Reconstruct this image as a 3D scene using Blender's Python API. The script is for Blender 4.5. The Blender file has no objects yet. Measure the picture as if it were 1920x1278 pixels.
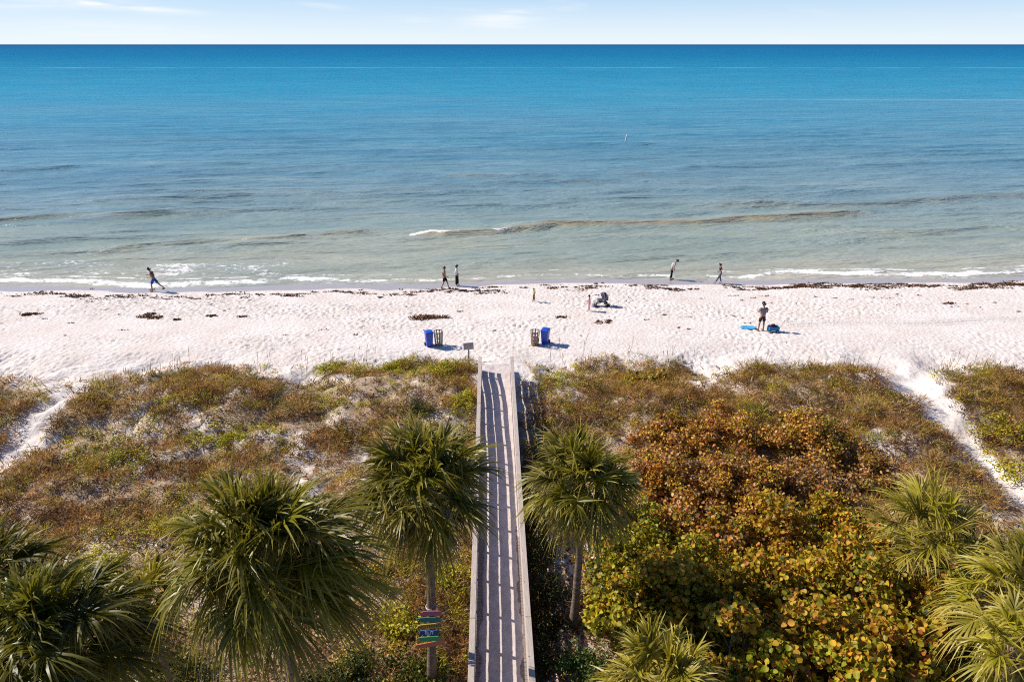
import bpy, bmesh, math, random
import numpy as np
from mathutils import Vector, Matrix

random.seed(7)
RNG = np.random.default_rng(11)
S = bpy.context.scene
C = S.collection
R = math.radians

# ------------------------------------------------------------------ camera
CAM_H = 16.5
PITCH = math.atan(556.0 / 1280.0)
FPX = 1280.0
cp, sp = math.cos(PITCH), math.sin(PITCH)
cam_d = bpy.data.cameras.new('camera')
cam_d.lens = 24.0
cam_d.sensor_width = 36.0
cam_d.clip_end = 90000
cam_d.clip_start = 0.1
cam = bpy.data.objects.new('camera', cam_d)
C.objects.link(cam)
cam.location = (0, 0, CAM_H)
cam.rotation_euler = (math.pi / 2 - PITCH, 0, 0)
S.camera = cam


def ray(px, py):
    a = (px - 960) / FPX
    b = (py - 639) / FPX
    return np.array([a, cp - b * sp, -sp - b * cp])


def P(px, py, z=0.0):
    """where the sight line through a photo pixel meets height z"""
    d = ray(px, py)
    t = (z - CAM_H) / d[2]
    return np.array([d[0] * t, d[1] * t, z])


def PD(px, py, D):
    """the same at ground distance D"""
    d = ray(px, py)
    t = D / d[1]
    return np.array([d[0] * t, D, CAM_H + d[2] * t])


# ------------------------------------------------------------------ noise
def _h(ix, iy, seed):
    n = (ix.astype(np.int64) * 374761393 + iy.astype(np.int64) * 668265263 + seed * 974711) & 0xFFFFFFFF
    n = ((n ^ (n >> 13)) * 1274126177) & 0xFFFFFFFF
    n = (n ^ (n >> 16)) & 0xFFFFFFFF
    return n / 4294967295.0


def vnoise(x, y, seed=0):
    x = np.asarray(x, float)
    y = np.asarray(y, float)
    ix, iy = np.floor(x), np.floor(y)
    fx, fy = x - ix, y - iy
    ux, uy = fx * fx * fx * (fx * (fx * 6 - 15) + 10), fy * fy * fy * (fy * (fy * 6 - 15) + 10)
    a, b = _h(ix, iy, seed), _h(ix + 1, iy, seed)
    c, d = _h(ix, iy + 1, seed), _h(ix + 1, iy + 1, seed)
    return (a * (1 - ux) + b * ux) * (1 - uy) + (c * (1 - ux) + d * ux) * uy


def fbm(x, y, seed=0, octv=4, gain=0.5):
    s, a, t = 0.0, 1.0, 0.0
    x = np.asarray(x, float)
    y = np.asarray(y, float)
    for i in range(octv):
        s = s + a * vnoise(x * 2.03 ** i + 17.3 * i, y * 2.03 ** i - 9.1 * i, seed + i)
        t += a
        a *= gain
    return s / t


def sstep(a, b, x):
    t = np.clip((x - a) / (b - a), 0, 1)
    return t * t * (3 - 2 * t)


# ------------------------------------------------------------------ object helpers
def tag(o, label=None, cat=None, group=None, kind=None):
    if label: o['label'] = label
    if cat: o['category'] = cat
    if group: o['group'] = group
    if kind: o['kind'] = kind
    return o


def link(o, parent=None):
    C.objects.link(o)
    if parent is not None:
        o.parent = parent
    return o


def empty(name, label, cat, loc=(0, 0, 0), rotz=0.0, group=None):
    o = bpy.data.objects.new(name, None)
    o.empty_display_size = 0.2
    o.location = tuple(float(v) for v in loc)
    o.rotation_euler = (0, 0, rotz)
    link(o)
    return tag(o, label, cat, group)


def mesh_np(name, verts, polys, mat, parent=None, col=None, smooth=False, attrs=None):
    """polys: list of integer arrays (M,k)"""
    verts = np.asarray(verts, np.float32)
    me = bpy.data.meshes.new(name)
    me.vertices.add(len(verts))
    me.vertices.foreach_set('co', verts.ravel())
    nl = sum(p.size for p in polys)
    npol = sum(len(p) for p in polys)
    me.loops.add(nl)
    me.polygons.add(npol)
    me.loops.foreach_set('vertex_index', np.concatenate([p.ravel() for p in polys]).astype(np.int32))
    tot = np.concatenate([np.full(len(p), p.shape[1], np.int32) for p in polys])
    start = np.concatenate([[0], np.cumsum(tot)[:-1]]).astype(np.int32)
    me.polygons.foreach_set('loop_start', start)
    me.update(calc_edges=True)
    if smooth:
        me.polygons.foreach_set('use_smooth', np.ones(npol, bool))
    if col is not None:
        at = me.attributes.new('Col', 'FLOAT_COLOR', 'POINT')
        c4 = np.ones((len(verts), 4), np.float32)
        c4[:, :3] = col
        at.data.foreach_set('color', c4.ravel())
    for k, v in (attrs or {}).items():
        at = me.attributes.new(k, 'FLOAT', 'POINT')
        at.data.foreach_set('value', np.asarray(v, np.float32).ravel())
    me.materials.append(mat)
    o = bpy.data.objects.new(name, me)
    return link(o, parent)


class MB:
    """collects boxes, bars and tubes for one mesh"""

    def __init__(self):
        self.v = []
        self.f = []

    def box(self, c, s, rot=None, taper=1.0):
        b = len(self.v)
        for dz in (-1, 1):
            k = taper if dz > 0 else 1.0
            for dx, dy in ((-1, -1), (1, -1), (1, 1), (-1, 1)):
                p = Vector((dx * s[0] / 2 * k, dy * s[1] / 2 * k, dz * s[2] / 2))
                if rot is not None:
                    p = rot @ p
                self.v.append(tuple(p + Vector(c)))
        for q in ((0, 3, 2, 1), (4, 5, 6, 7), (0, 1, 5, 4), (1, 2, 6, 5), (2, 3, 7, 6), (3, 0, 4, 7)):
            self.f.append(tuple(b + i for i in q))
        return self

    def tube(self, pts, rad, n=8, cap=True):
        pts = [Vector(p) for p in pts]
        if not hasattr(rad, '__len__'):
            rad = [rad] * len(pts)
        b = len(self.v)
        prev = None
        for i, p in enumerate(pts):
            t = (pts[min(i + 1, len(pts) - 1)] - pts[max(i - 1, 0)]).normalized()
            if prev is None:
                a = t.orthogonal().normalized()
            else:
                a = (prev - t * prev.dot(t)).normalized()
            prev = a
            c = t.cross(a)
            for k in range(n):
                w = 2 * math.pi * k / n
                self.v.append(tuple(p + (a * math.cos(w) + c * math.sin(w)) * rad[i]))
        for i in range(len(pts) - 1):
            for k in range(n):
                k2 = (k + 1) % n
                self.f.append((b + i * n + k, b + i * n + k2, b + (i + 1) * n + k2, b + (i + 1) * n + k))
        if cap:
            self.f.append(tuple(b + k for k in reversed(range(n))))
            self.f.append(tuple(b + (len(pts) - 1) * n + k for k in range(n)))
        return self

    def lathe(self, prof, n=24, c=(0, 0, 0), close=True):
        b = len(self.v)
        for r, z in prof:
            for k in range(n):
                w = 2 * math.pi * k / n
                self.v.append((c[0] + r * math.cos(w), c[1] + r * math.sin(w), c[2] + z))
        for i in range(len(prof) - 1):
            for k in range(n):
                k2 = (k + 1) % n
                self.f.append((b + i * n + k, b + i * n + k2, b + (i + 1) * n + k2, b + (i + 1) * n + k))
        if close:
            self.f.append(tuple(b + k for k in reversed(range(n))))
            self.f.append(tuple(b + (len(prof) - 1) * n + k for k in range(n)))
        return self

    def prism(self, outline, y0, y1):
        """outline in x,z extruded along y"""
        b = len(self.v)
        n = len(outline)
        for y in (y0, y1):
            for x, z in outline:
                self.v.append((x, y, z))
        self.f.append(tuple(b + i for i in range(n)))
        self.f.append(tuple(b + n + i for i in reversed(range(n))))
        for i in range(n):
            j = (i + 1) % n
            self.f.append((b + j, b + i, b + n + i, b + n + j))
        return self

    def build(self, name, mat, parent=None, smooth=False, bevel=0.0):
        me = bpy.data.meshes.new(name)
        me.from_pydata(self.v, [], self.f)
        me.update()
        bm = bmesh.new()
        bm.from_mesh(me)
        bmesh.ops.recalc_face_normals(bm, faces=bm.faces)
        if bevel > 0:
            bmesh.ops.bevel(bm, geom=list(bm.edges), offset=bevel, segments=1, affect='EDGES', clamp_overlap=True)
        bm.to_mesh(me)
        bm.free()
        if smooth:
            for p in me.polygons:
                p.use_smooth = True
        me.materials.append(mat)
        return link(bpy.data.objects.new(name, me), parent)


def copy_tree(o, parent=None):
    c = o.copy()
    C.objects.link(c)
    c.parent = parent
    for ch in list(o.children):
        copy_tree(ch, c)
    return c


# ------------------------------------------------------------------ materials
def lin(r, g, b):
    f = lambda c: c / 12.92 if c <= 0.04045 else ((c + 0.055) / 1.055) ** 2.4
    return (f(r / 255), f(g / 255), f(b / 255))


class NT:
    def __init__(self, name):
        self.m = bpy.data.materials.new(name)
        self.m.use_nodes = True
        self.t = self.m.node_tree
        self.t.nodes.clear()
        self.out = self.n('ShaderNodeOutputMaterial')

    def n(self, typ, **kw):
        nd = self.t.nodes.new(typ)
        for k, v in kw.items():
            setattr(nd, k, v)
        return nd

    def put(self, sock, v):
        if hasattr(v, 'is_output'):
            self.t.links.new(v, sock)
        elif v is not None:
            if hasattr(sock.default_value, '__len__') and not hasattr(v, '__len__'):
                v = [v] * len(sock.default_value)
            if hasattr(sock.default_value, '__len__') and len(sock.default_value) == 4 and len(v) == 3:
                v = (*v, 1)
            sock.default_value = v

    def math(self, op, a, b=None, c=None, clamp=False):
        nd = self.n('ShaderNodeMath', operation=op, use_clamp=clamp)
        self.put(nd.inputs[0], a)
        if b is not None: self.put(nd.inputs[1], b)
        if c is not None: self.put(nd.inputs[2], c)
        return nd.outputs[0]

    def mix(self, f, a, b, blend='MIX'):
        nd = self.n('ShaderNodeMix', data_type='RGBA', blend_type=blend)
        self.put(nd.inputs[0], f)
        self.put(nd.inputs[6], a)
        self.put(nd.inputs[7], b)
        return nd.outputs[2]

    def noise(self, vec=None, scale=5, detail=3, rough=0.5, dist=0.0):
        nd = self.n('ShaderNodeTexNoise')
        if vec is not None: self.put(nd.inputs['Vector'], vec)
        nd.inputs['Scale'].default_value = scale
        nd.inputs['Detail'].default_value = detail
        nd.inputs['Roughness'].default_value = rough
        nd.inputs['Distortion'].default_value = dist
        return nd.outputs['Fac']

    def ramp(self, f, stops, interp='LINEAR'):
        nd = self.n('ShaderNodeValToRGB')
        self.put(nd.inputs[0], f)
        cr = nd.color_ramp
        cr.interpolation = interp
        while len(cr.elements) > 1:
            cr.elements.remove(cr.elements[-1])
        for i, (p, c) in enumerate(stops):
            e = cr.elements[0] if i == 0 else cr.elements.new(p)
            e.position = p
            e.color = (*c, 1) if hasattr(c, '__len__') else (c, c, c, 1)
        return nd.outputs[0]

    def attr(self, name):
        return self.n('ShaderNodeAttribute', attribute_name=name)

    def pos(self):
        return self.n('ShaderNodeNewGeometry').outputs['Position']

    def objco(self):
        return self.n('ShaderNodeTexCoord').outputs['Object']

    def scalevec(self, vec, s):
        nd = self.n('ShaderNodeVectorMath', operation='MULTIPLY')
        self.put(nd.inputs[0], vec)
        nd.inputs[1].default_value = s
        return nd.outputs[0]

    def bump(self, h, strength=0.5, dist=0.02, normal=None):
        nd = self.n('ShaderNodeBump')
        nd.inputs['Strength'].default_value = strength
        nd.inputs['Distance'].default_value = dist
        self.put(nd.inputs['Height'], h)
        if normal is not None: self.put(nd.inputs['Normal'], normal)
        return nd.outputs[0]

    def bsdf(self, col, rough=0.6, spec=0.5, normal=None, metal=0.0):
        nd = self.n('ShaderNodeBsdfPrincipled')
        self.put(nd.inputs['Base Color'], col)
        self.put(nd.inputs['Roughness'], rough)
        self.put(nd.inputs['Specular IOR Level'], spec)
        nd.inputs['Metallic'].default_value = metal
        if normal is not None: self.put(nd.inputs['Normal'], normal)
        return nd.outputs[0]

    def done(self, sh):
        self.t.links.new(sh, self.out.inputs['Surface'])
        return self.m


def mat_plain(name, col, rough=0.6, spec=0.4, var=0.25, scale=12, bump=0.0, metal=0.0):
    t = NT(name)
    n = t.noise(t.objco(), scale, 4, 0.6)
    c = t.mix(t.ramp(n, [(0.3, 0.0), (0.7, 1.0)]), tuple(v * (1 - var) for v in col), tuple(min(1, v * (1 + var)) for v in col))
    nm = t.bump(n, 0.4, bump) if bump else None
    return t.done(t.bsdf(c, rough, spec, nm, metal))


def mat_leaf(name, rough=0.45, spec=0.4, trans=0.3, sat=1.0):
    t = NT(name)
    col = t.attr('Col').outputs['Color']
    n = t.noise(t.pos(), 30, 2, 0.5)
    c = t.mix(t.math('MULTIPLY', n, 0.5), col, (0.6, 0.55, 0.4), 'MULTIPLY')
    b = t.bsdf(c, rough, spec)
    tr = t.n('ShaderNodeBsdfTranslucent')
    t.put(tr.inputs['Color'], t.mix(0.35, c, (1.0, 0.85, 0.25), 'MULTIPLY'))
    mx = t.n('ShaderNodeMixShader')
    mx.inputs[0].default_value = trans
    t.t.links.new(b, mx.inputs[1])
    t.t.links.new(tr.outputs[0], mx.inputs[2])
    return t.done(mx.outputs[0])


def mat_wood(name, c1, c2, along=(1.2, 14, 14), rough=0.8):
    t = NT(name)
    v = t.scalevec(t.objco(), along)
    n = t.noise(v, 3.0, 5, 0.65, 0.4)
    n2 = t.noise(t.objco(), 1.1, 3, 0.5)
    c = t.mix(t.ramp(n, [(0.3, 0.0), (0.72, 1.0)]), c1, c2)
    c = t.mix(t.math('MULTIPLY', n2, 0.45), c, (0.45, 0.42, 0.40), 'MULTIPLY')
    return t.done(t.bsdf(c, rough, 0.2, t.bump(n, 0.5, 0.01)))


M = {}
M['palm'] = mat_leaf('palm_frond', 0.42, 0.34, 0.36)
M['leaf'] = mat_leaf('broad_leaf', 0.45, 0.3, 0.45)
M['grass'] = mat_leaf('dry_grass', 0.7, 0.15, 0.42)
M['twig'] = mat_plain('grey_twig', (0.20, 0.155, 0.12), 0.8, 0.2, 0.4, 20)
M['weed'] = mat_leaf('dried_seaweed', 0.85, 0.1, 0.05)
M['weathered'] = mat_wood('weathered_pine', (0.30, 0.26, 0.23), (0.50, 0.45, 0.41))
M['rail_wood'] = mat_wood('rail_pine', (0.36, 0.30, 0.262), (0.58, 0.50, 0.445), (14, 1.2, 14))
M['deck_wood'] = mat_wood('deck_pine', (0.22, 0.175, 0.16), (0.36, 0.30, 0.275), (1.5, 16, 16))
M['steel'] = mat_plain('galvanised_bolt', (0.10, 0.10, 0.11), 0.5, 0.5, 0.2, 40, 0, 0.6)
M['blue_plastic'] = mat_plain('blue_plastic', (0.012, 0.065, 0.42), 0.4, 0.5, 0.12, 5)
M['black_rubber'] = mat_plain('black_rubber', (0.015, 0.015, 0.017), 0.7, 0.3, 0.2, 10)
M['slat_wood'] = mat_plain('basket_slats', (0.24, 0.165, 0.115), 0.8, 0.2, 0.3, 14)
M['grey_slat'] = mat_plain('grey_basket_wire', (0.22, 0.20, 0.17), 0.7, 0.3, 0.3, 14)
M['bag'] = mat_plain('bin_liner', (0.45, 0.38, 0.33), 0.5, 0.4, 0.3, 9, 0.02)


def ground_material():
    t = NT('beach_sand')
    p = t.pos()
    veg = t.attr('veg').outputs['Fac']
    wet = t.attr('wet').outputs['Fac']
    n1 = t.noise(p, 0.55, 4, 0.55)
    n2 = t.noise(p, 4.2, 5, 0.65)
    n3 = t.noise(p, 26, 3, 0.6)
    sand = t.mix(t.ramp(n1, [(0.35, 0), (0.65, 1)]), (0.61, 0.535, 0.482), (0.675, 0.622, 0.578))
    sand = t.mix(t.ramp(n2, [(0.58, 0.0), (0.74, 0.55)]), sand, (0.50, 0.43, 0.41))
    sand = t.mix(t.ramp(n3, [(0.62, 0.0), (0.75, 0.5)]), sand, (0.40, 0.33, 0.30))
    n4 = t.noise(t.scalevec(p, (1.0, 0.6, 1.0)), 7.5, 3, 0.7)
    sand = t.mix(t.ramp(n4, [(0.56, 0.0), (0.66, 0.85)]), sand, (0.44, 0.36, 0.34))
    soil = t.mix(t.ramp(n2, [(0.35, 0), (0.62, 1)]), (0.23, 0.135, 0.058), (0.50, 0.375, 0.265))
    soil = t.mix(t.ramp(n3, [(0.45, 0), (0.65, 1)]), soil, (0.11, 0.075, 0.04))
    vf = t.math('ADD', veg, t.math('MULTIPLY', t.math('SUBTRACT', n2, 0.5), 1.5))
    vf = t.ramp(vf, [(0.42, 0.0), (0.72, 0.92)])
    c = t.mix(vf, sand, soil)
    wn = t.ramp(t.math('ADD', wet, t.math('MULTIPLY', t.math('SUBTRACT', n1, 0.5), 0.25)), [(0.3, 0), (0.62, 1)])
    c = t.mix(wn, c, (0.36, 0.315, 0.305))
    rough = t.math('SUBTRACT', 0.95, t.math('MULTIPLY', wn, 0.72))
    v = t.n('ShaderNodeTexVoronoi')
    t.put(v.inputs['Vector'], p)
    v.inputs['Scale'].default_value = 5.5
    dry = t.math('SUBTRACT', 1.0, wn)
    hgt = t.math('ADD', t.math('MULTIPLY', t.math('MULTIPLY', v.outputs['Distance'], 0.8), dry), t.math('MULTIPLY', n3, 0.35))
    nm = t.bump(hgt, 0.55, 0.055)
    return t.done(t.bsdf(c, rough, t.math('ADD', 0.15, t.math('MULTIPLY', wn, 0.4)), nm))


def water_material():
    t = NT('gulf_water')
    p = t.pos()
    sx = t.n('ShaderNodeSeparateXYZ')
    t.put(sx.inputs[0], p)
    x, y = sx.outputs[0], sx.outputs[1]
    u = t.math('SUBTRACT', y, t.math('ADD', 49.3, t.math('MULTIPLY', x, 0.037)))
    big = t.noise(t.scalevec(p, (0.012, 0.035, 1)), 1.0, 4, 0.55, 0.6)
    uu = t.math('MULTIPLY', u, t.math('ADD', 0.55, t.math('MULTIPLY', big, 0.9)))
    lg = t.math('LOGARITHM', t.math('MAXIMUM', t.math('ADD', uu, 5.0), 0.5), 10.0)
    f = t.math('DIVIDE', t.math('SUBTRACT', lg, 0.7), 3.3)
    col = t.ramp(f, [(0.0, (0.50, 0.43, 0.32)), (0.09, (0.395, 0.385, 0.295)), (0.18, (0.310, 0.355, 0.300)),
                     (0.27, (0.215, 0.310, 0.325)), (0.35, (0.125, 0.270, 0.335)), (0.43, (0.060, 0.255, 0.365)),
                     (0.51, (0.014, 0.250, 0.385)), (0.60, (0.003, 0.205, 0.345)), (0.72, (0.001, 0.150, 0.295)),
                     (1.0, (0.001, 0.100, 0.235))])
    lit_face_tint = t.attr('lit_face_tint').outputs['Fac']
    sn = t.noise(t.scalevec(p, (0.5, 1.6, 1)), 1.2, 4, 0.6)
    col = t.mix(t.math('MULTIPLY', lit_face_tint, t.ramp(sn, [(0.25, 0.6), (0.6, 1.0)]), clamp=True), col, (0.40, 0.305, 0.165))  # tan painted on wave faces, imitating light coming through the water
    # far wakes and foam flecks
    foam = t.attr('foam').outputs['Fac']
    fn = t.noise(t.scalevec(p, (1.3, 2.2, 1)), 1.6, 6, 0.7, 0.8)
    fn2 = t.noise(t.scalevec(p, (0.5, 1.2, 1)), 0.9, 3, 0.5)
    fv = t.math('ADD', foam, t.math('MULTIPLY', t.math('SUBTRACT', t.math('ADD', t.math('MULTIPLY', fn, 0.75), t.math('MULTIPLY', fn2, 0.25)), 0.5), 2.1))
    ff = t.math('MULTIPLY', t.ramp(fv, [(0.50, 0.0), (0.70, 1.0)]), t.ramp(foam, [(0.02, 0), (0.2, 1)]))

    def wake(y0, w, amp, slope):
        d = t.math('ABSOLUTE', t.math('SUBTRACT', t.math('ADD', y, t.math('MULTIPLY', x, slope)), y0))
        g = t.math('SUBTRACT', 1.0, t.math('DIVIDE', d, w), clamp=True)
        br = t.ramp(t.noise(t.scalevec(p, (0.02, 0.02, 1)), 1.0, 4, 0.7), [(0.40, 0.0), (0.66, 1)])
        return t.math('MULTIPLY', t.math('MULTIPLY', g, br), amp)
    wk = t.math('ADD', wake(556, 9, 0.30, 0.0), wake(520, 5, 0.10, 0.0))
    wk = t.math('ADD', wk, t.math('MULTIPLY', wake(237, 4, 0.16, 0.03), t.math('DIVIDE', t.math('SUBTRACT', x, 20.0), 70.0, clamp=True)))
    # ripples: small chop close in, longer chop far out
    rv = t.n('ShaderNodeVectorRotate', rotation_type='Z_AXIS')
    t.put(rv.inputs['Vector'], p)
    rv.inputs['Angle'].default_value = -0.13
    rp = rv.outputs[0]
    r1 = t.noise(t.scalevec(rp, (0.28, 1.6, 1)), 1.2, 4, 0.55, 0.3)
    r2 = t.noise(t.scalevec(rp, (0.07, 0.34, 1)), 1.0, 5, 0.6, 0.3)
    nm = t.bump(r2, 0.7, 2.0)
    nm = t.bump(r1, 0.55, 0.26, nm)
    # drifting cat's paws make the open water slightly uneven
    pz = t.noise(t.scalevec(p, (0.03, 0.14, 1)), 1.0, 5, 0.65, 0.3)
    col = t.mix(t.ramp(pz, [(0.34, 0.0), (0.66, 0.7)]), col, t.mix(1.0, col, (0.50, 0.72, 0.86), 'MULTIPLY'))
    df = t.n('ShaderNodeBsdfDiffuse')
    t.put(df.inputs['Color'], col)
    t.put(df.inputs['Normal'], nm)
    gl = t.n('ShaderNodeBsdfGlossy')
    gl.inputs['Roughness'].default_value = 0.12
    t.put(gl.inputs['Normal'], nm)
    fr = t.n('ShaderNodeFresnel')
    fr.inputs['IOR'].default_value = 1.33
    t.put(fr.inputs['Normal'], nm)
    near = t.ramp(f, [(0.0, 0.9), (0.3, 0.95), (0.5, 0.45), (0.7, 0.16), (1.0, 0.10)])
    ms = t.n('ShaderNodeMixShader')
    t.put(ms.inputs[0], t.math('MULTIPLY', t.math('MINIMUM', fr.outputs[0], 0.5), near))
    t.t.links.new(df.outputs[0], ms.inputs[1])
    t.t.links.new(gl.outputs[0], ms.inputs[2])
    fo = t.n('ShaderNodeBsdfDiffuse')
    fo.inputs['Color'].default_value = (0.82, 0.80, 0.78, 1)
    t.put(fo.inputs['Normal'], t.bump(fn, 0.6, 0.15))
    m2 = t.n('ShaderNodeMixShader')
    t.put(m2.inputs[0], t.math('MAXIMUM', ff, wk, clamp=True))
    t.t.links.new(ms.outputs[0], m2.inputs[1])
    t.t.links.new(fo.outputs[0], m2.inputs[2])
    return t.done(m2.outputs[0])


# ------------------------------------------------------------------ layout functions
def shore(x):
    return 49.3 + 0.037 * x + 0.35 * np.sin(x * 0.13 + 1.0) + 0.25 * np.sin(x * 0.31)


BW_Y0, BW_Y1 = 10.2, 30.75


def bw_x(y):
    return -0.37 - 0.0292 * (y - 16.0)


def deck_z(y):
    return 0.62 + (y - 13.0) * 0.033


EDGE_L = [P(px, py, 0.95)[:2] for px, py in ((-400, 700), (0, 700), (160, 706), (240, 700), (330, 682), (450, 675), (600, 690), (700, 668), (820, 662), (890, 684), (930, 720))]
EDGE_R = [P(px, py, 0.95)[:2] for px, py in ((960, 700), (985, 676), (1100, 668), (1300, 668), (1420, 678), (1500, 684), (1620, 700), (1690, 726), (1760, 712), (1830, 690), (1920, 684), (2300, 690))]
EDGE = np.array(sorted([tuple(p) for p in EDGE_L + EDGE_R]))
PATH_R = np.array([P(px, py, 0.8)[:2] for px, py in ((1660, 668), (1700, 720), (1762, 778), (1815, 830), (1868, 872), (1935, 915), (2050, 985))])
PATH_L = np.array([P(px, py, 0.8)[:2] for px, py in ((128, 738), (100, 765), (45, 803), (-10, 842), (-120, 915))])


def seg_dist(x, y, pl):
    d = np.full(np.shape(x), 1e9)
    for a, b in zip(pl[:-1], pl[1:]):
        ab = b - a
        t = np.clip(((x - a[0]) * ab[0] + (y - a[1]) * ab[1]) / (ab @ ab), 0, 1)
        d = np.minimum(d, np.hypot(x - a[0] - ab[0] * t, y - a[1] - ab[1] * t))
    return d


def height(x, y):
    x = np.asarray(x, float)
    y = np.asarray(y, float)
    u = y - shore(x)
    beach = np.where(u < 0, np.minimum(-u * 0.058, 0.9 - 0.12 * np.exp(-np.maximum(-u - 15, 0))), np.maximum(-u * 0.05, -7))
    dm = 1 - sstep(31.5, 35.5, y + (fbm(x / 4, y / 4, 3, 2) - 0.5) * 3)
    ridge = 0.75 * np.exp(-((y - 28.8) / 3.4) ** 2) * (0.55 + 0.9 * vnoise(x / 7.5 + 3, x * 0 + 0.5, 5))
    dune = 0.42 + ridge + (fbm(x / 3.4, y / 2.8, 21, 3) - 0.5) * 1.0 * sstep(12, 20, y) + (fbm(x / 0.9, y / 0.9, 31, 2) - 0.5) * 0.36 * sstep(14, 20, y)
    z = beach * (1 - dm) + dune * dm
    # sandy footpaths worn through the dune
    pr = np.exp(-(seg_dist(x, y, PATH_R) / 0.95) ** 2)
    pl = np.exp(-(seg_dist(x, y, PATH_L) / 0.9) ** 2)
    z = z - dm * 0.30 * np.maximum(pr, pl)
    # the ground below the boardwalk
    bc = np.abs(x - bw_x(y))
    bm_ = (1 - sstep(0.95, 2.1, bc)) * (1 - sstep(BW_Y1 - 1.0, BW_Y1 + 1.2, y)) * sstep(0, 6, y)
    low = deck_z(y) - 0.12 - 0.45 * (1 - sstep(18.5, 28.5, y))
    z = np.where(bm_ > 0, z * (1 - bm_) + np.minimum(z, low) * bm_, z)
    # sand apron at the end of the boardwalk
    ap = np.exp(-((x - bw_x(33.0)) / 1.7) ** 2) * np.exp(-((y - BW_Y1 - 1.0) / 1.5) ** 2)
    z = z + ap * (1.28 - z) * 0.85 * sstep(BW_Y1 - 0.9, BW_Y1 + 0.4, y)
    return z


def vegmask(x, y):
    x = np.asarray(x, float)
    y = np.asarray(y, float)
    e = np.interp(x, EDGE[:, 0], EDGE[:, 1])
    v = sstep(-0.7, 1.6, e + (fbm(x / 2.2, y / 1.6, 41, 3) - 0.5) * 2.6 - y)
    dr = seg_dist(x, y, PATH_R) + (fbm(x / 0.8, y / 0.8, 51, 2) - 0.5) * 0.9
    dl = seg_dist(x, y, PATH_L) + (fbm(x / 0.8, y / 0.8, 52, 2) - 0.5) * 0.9
    wr = 0.62 + 0.9 * sstep(26, 33, y)
    v = v * sstep(wr, wr + 0.55, dr) * sstep(0.65, 1.25, dl + 0.15)
    bc = np.abs(x - bw_x(y))
    v = v * np.where(y > BW_Y1 - 4.0, sstep(0.85, 1.8 + 0.3 * (y - BW_Y1 + 4), bc + (x < bw_x(y)) * 0.8), sstep(0.7, 0.95, bc))
    return v


# ------------------------------------------------------------------ the ground: one sheet
def axis(fine0, fine1, step, out0, out1, g=1.35):
    a = list(np.arange(fine0, fine1 + 1e-6, step))
    s, p = step, a[-1]
    while p < out1:
        s *= g
        p += s
        a.append(p)
    s, p = step, a[0]
    b = []
    while p > out0:
        s *= g
        p -= s
        b.append(p)
    return np.array(b[::-1] + a)


def grid_polys(nx, ny):
    i = np.arange(nx - 1)
    j = np.arange(ny - 1)
    I, J = np.meshgrid(i, j)
    b = (J * nx + I).ravel()
    return np.stack([b, b + 1, b + 1 + nx, b + nx], 1)


gx = axis(-44, 44, 0.1, -45000, 45000)
gy = axis(9.5, 53, 0.1, -4000, 45000)
GX, GY = np.meshgrid(gx, gy)
GZ = height(GX, GY)
GZ = np.where((GY > 60), np.maximum(-(GY - shore(np.clip(GX, -200, 200))) * 0.05, -7), GZ)
# footprints and churned sand on the dry beach
nd = 52000
fx = RNG.uniform(-43.5, 43.5, nd)
fy = RNG.uniform(30.5, 48.8, nd)
fu = fy - shore(fx)
keep = (fu < -1.4 - RNG.random(nd) * 1.2) & (vegmask(fx, fy) < 0.35)
fx, fy = fx[keep], fy[keep]
fs = RNG.uniform(0.07, 0.125, len(fx))
fd = RNG.uniform(0.006, 0.027, len(fx)) * (0.15 + 1.5 * sstep(0.25, 0.75, fbm(fx / 7, fy / 3.0, 77, 3)))
# the cart's track leading in from the right
trk = np.linspace(0, 1, 420)
ta, tb = P(1475, 612, 0.5), P(1930, 602, 0.5)
tx, ty = ta[0] + (tb[0] - ta[0]) * trk, ta[1] + (tb[1] - ta[1]) * trk + 0.25 * np.sin(trk * 9)
for o_ in (-0.22, 0.22):
    fx = np.concatenate([fx, tx])
    fy = np.concatenate([fy, ty + o_])
    fs = np.concatenate([fs, np.full(420, 0.085)])
    fd = np.concatenate([fd, np.full(420, 0.020)])
ix0 = int(np.searchsorted(gx, -44 - 1e-6))
iy0 = int(np.searchsorted(gy, 9.5 - 1e-6))
ci = np.round((fx + 44) / 0.1).astype(int)
cj = np.round((fy - 9.5) / 0.1).astype(int)
for di in range(-4, 5):
    for dj in range(-4, 5):
        ii, jj = ci + di, cj + dj
        ok = (ii >= 0) & (ii < 880) & (jj >= 0) & (jj < 435)
        rr = np.hypot(ii * 0.1 - 44 - fx, (jj * 0.1 + 9.5 - fy) * 0.8)
        k = -np.exp(-(rr / fs) ** 2) + 0.45 * np.exp(-((rr - 1.7 * fs) / (0.6 * fs)) ** 2)
        np.add.at(GZ, (jj[ok] + iy0, ii[ok] + ix0), (k * fd)[ok])
uG = GY - shore(np.clip(GX, -200, 200))
veg_a = vegmask(GX, GY) * (0.30 + 0.78 * fbm(GX / 2.1, GY / 2.1, 61, 3))
veg_a = np.where((np.abs(GX - bw_x(GY)) < 1.3) & (GY < 27.5), 0.95, veg_a)
veg_a = np.where(GY < 9, 0.8, veg_a)
veg_a = np.where(GY > 36, 0, veg_a)
wet_a = sstep(-2.0, -0.9, uG + (fbm(GX / 3.0, GY / 1.0, 63, 3) - 0.5) * 1.2)
M['ground'] = ground_material()
ground = mesh_np('ground', np.stack([GX, GY, GZ], -1).reshape(-1, 3), [grid_polys(len(gx), len(gy))], M['ground'], smooth=True,
                 attrs={'veg': veg_a, 'wet': wet_a})
tag(ground, 'pale sandy beach and dune ground', None, None, 'structure')

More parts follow.
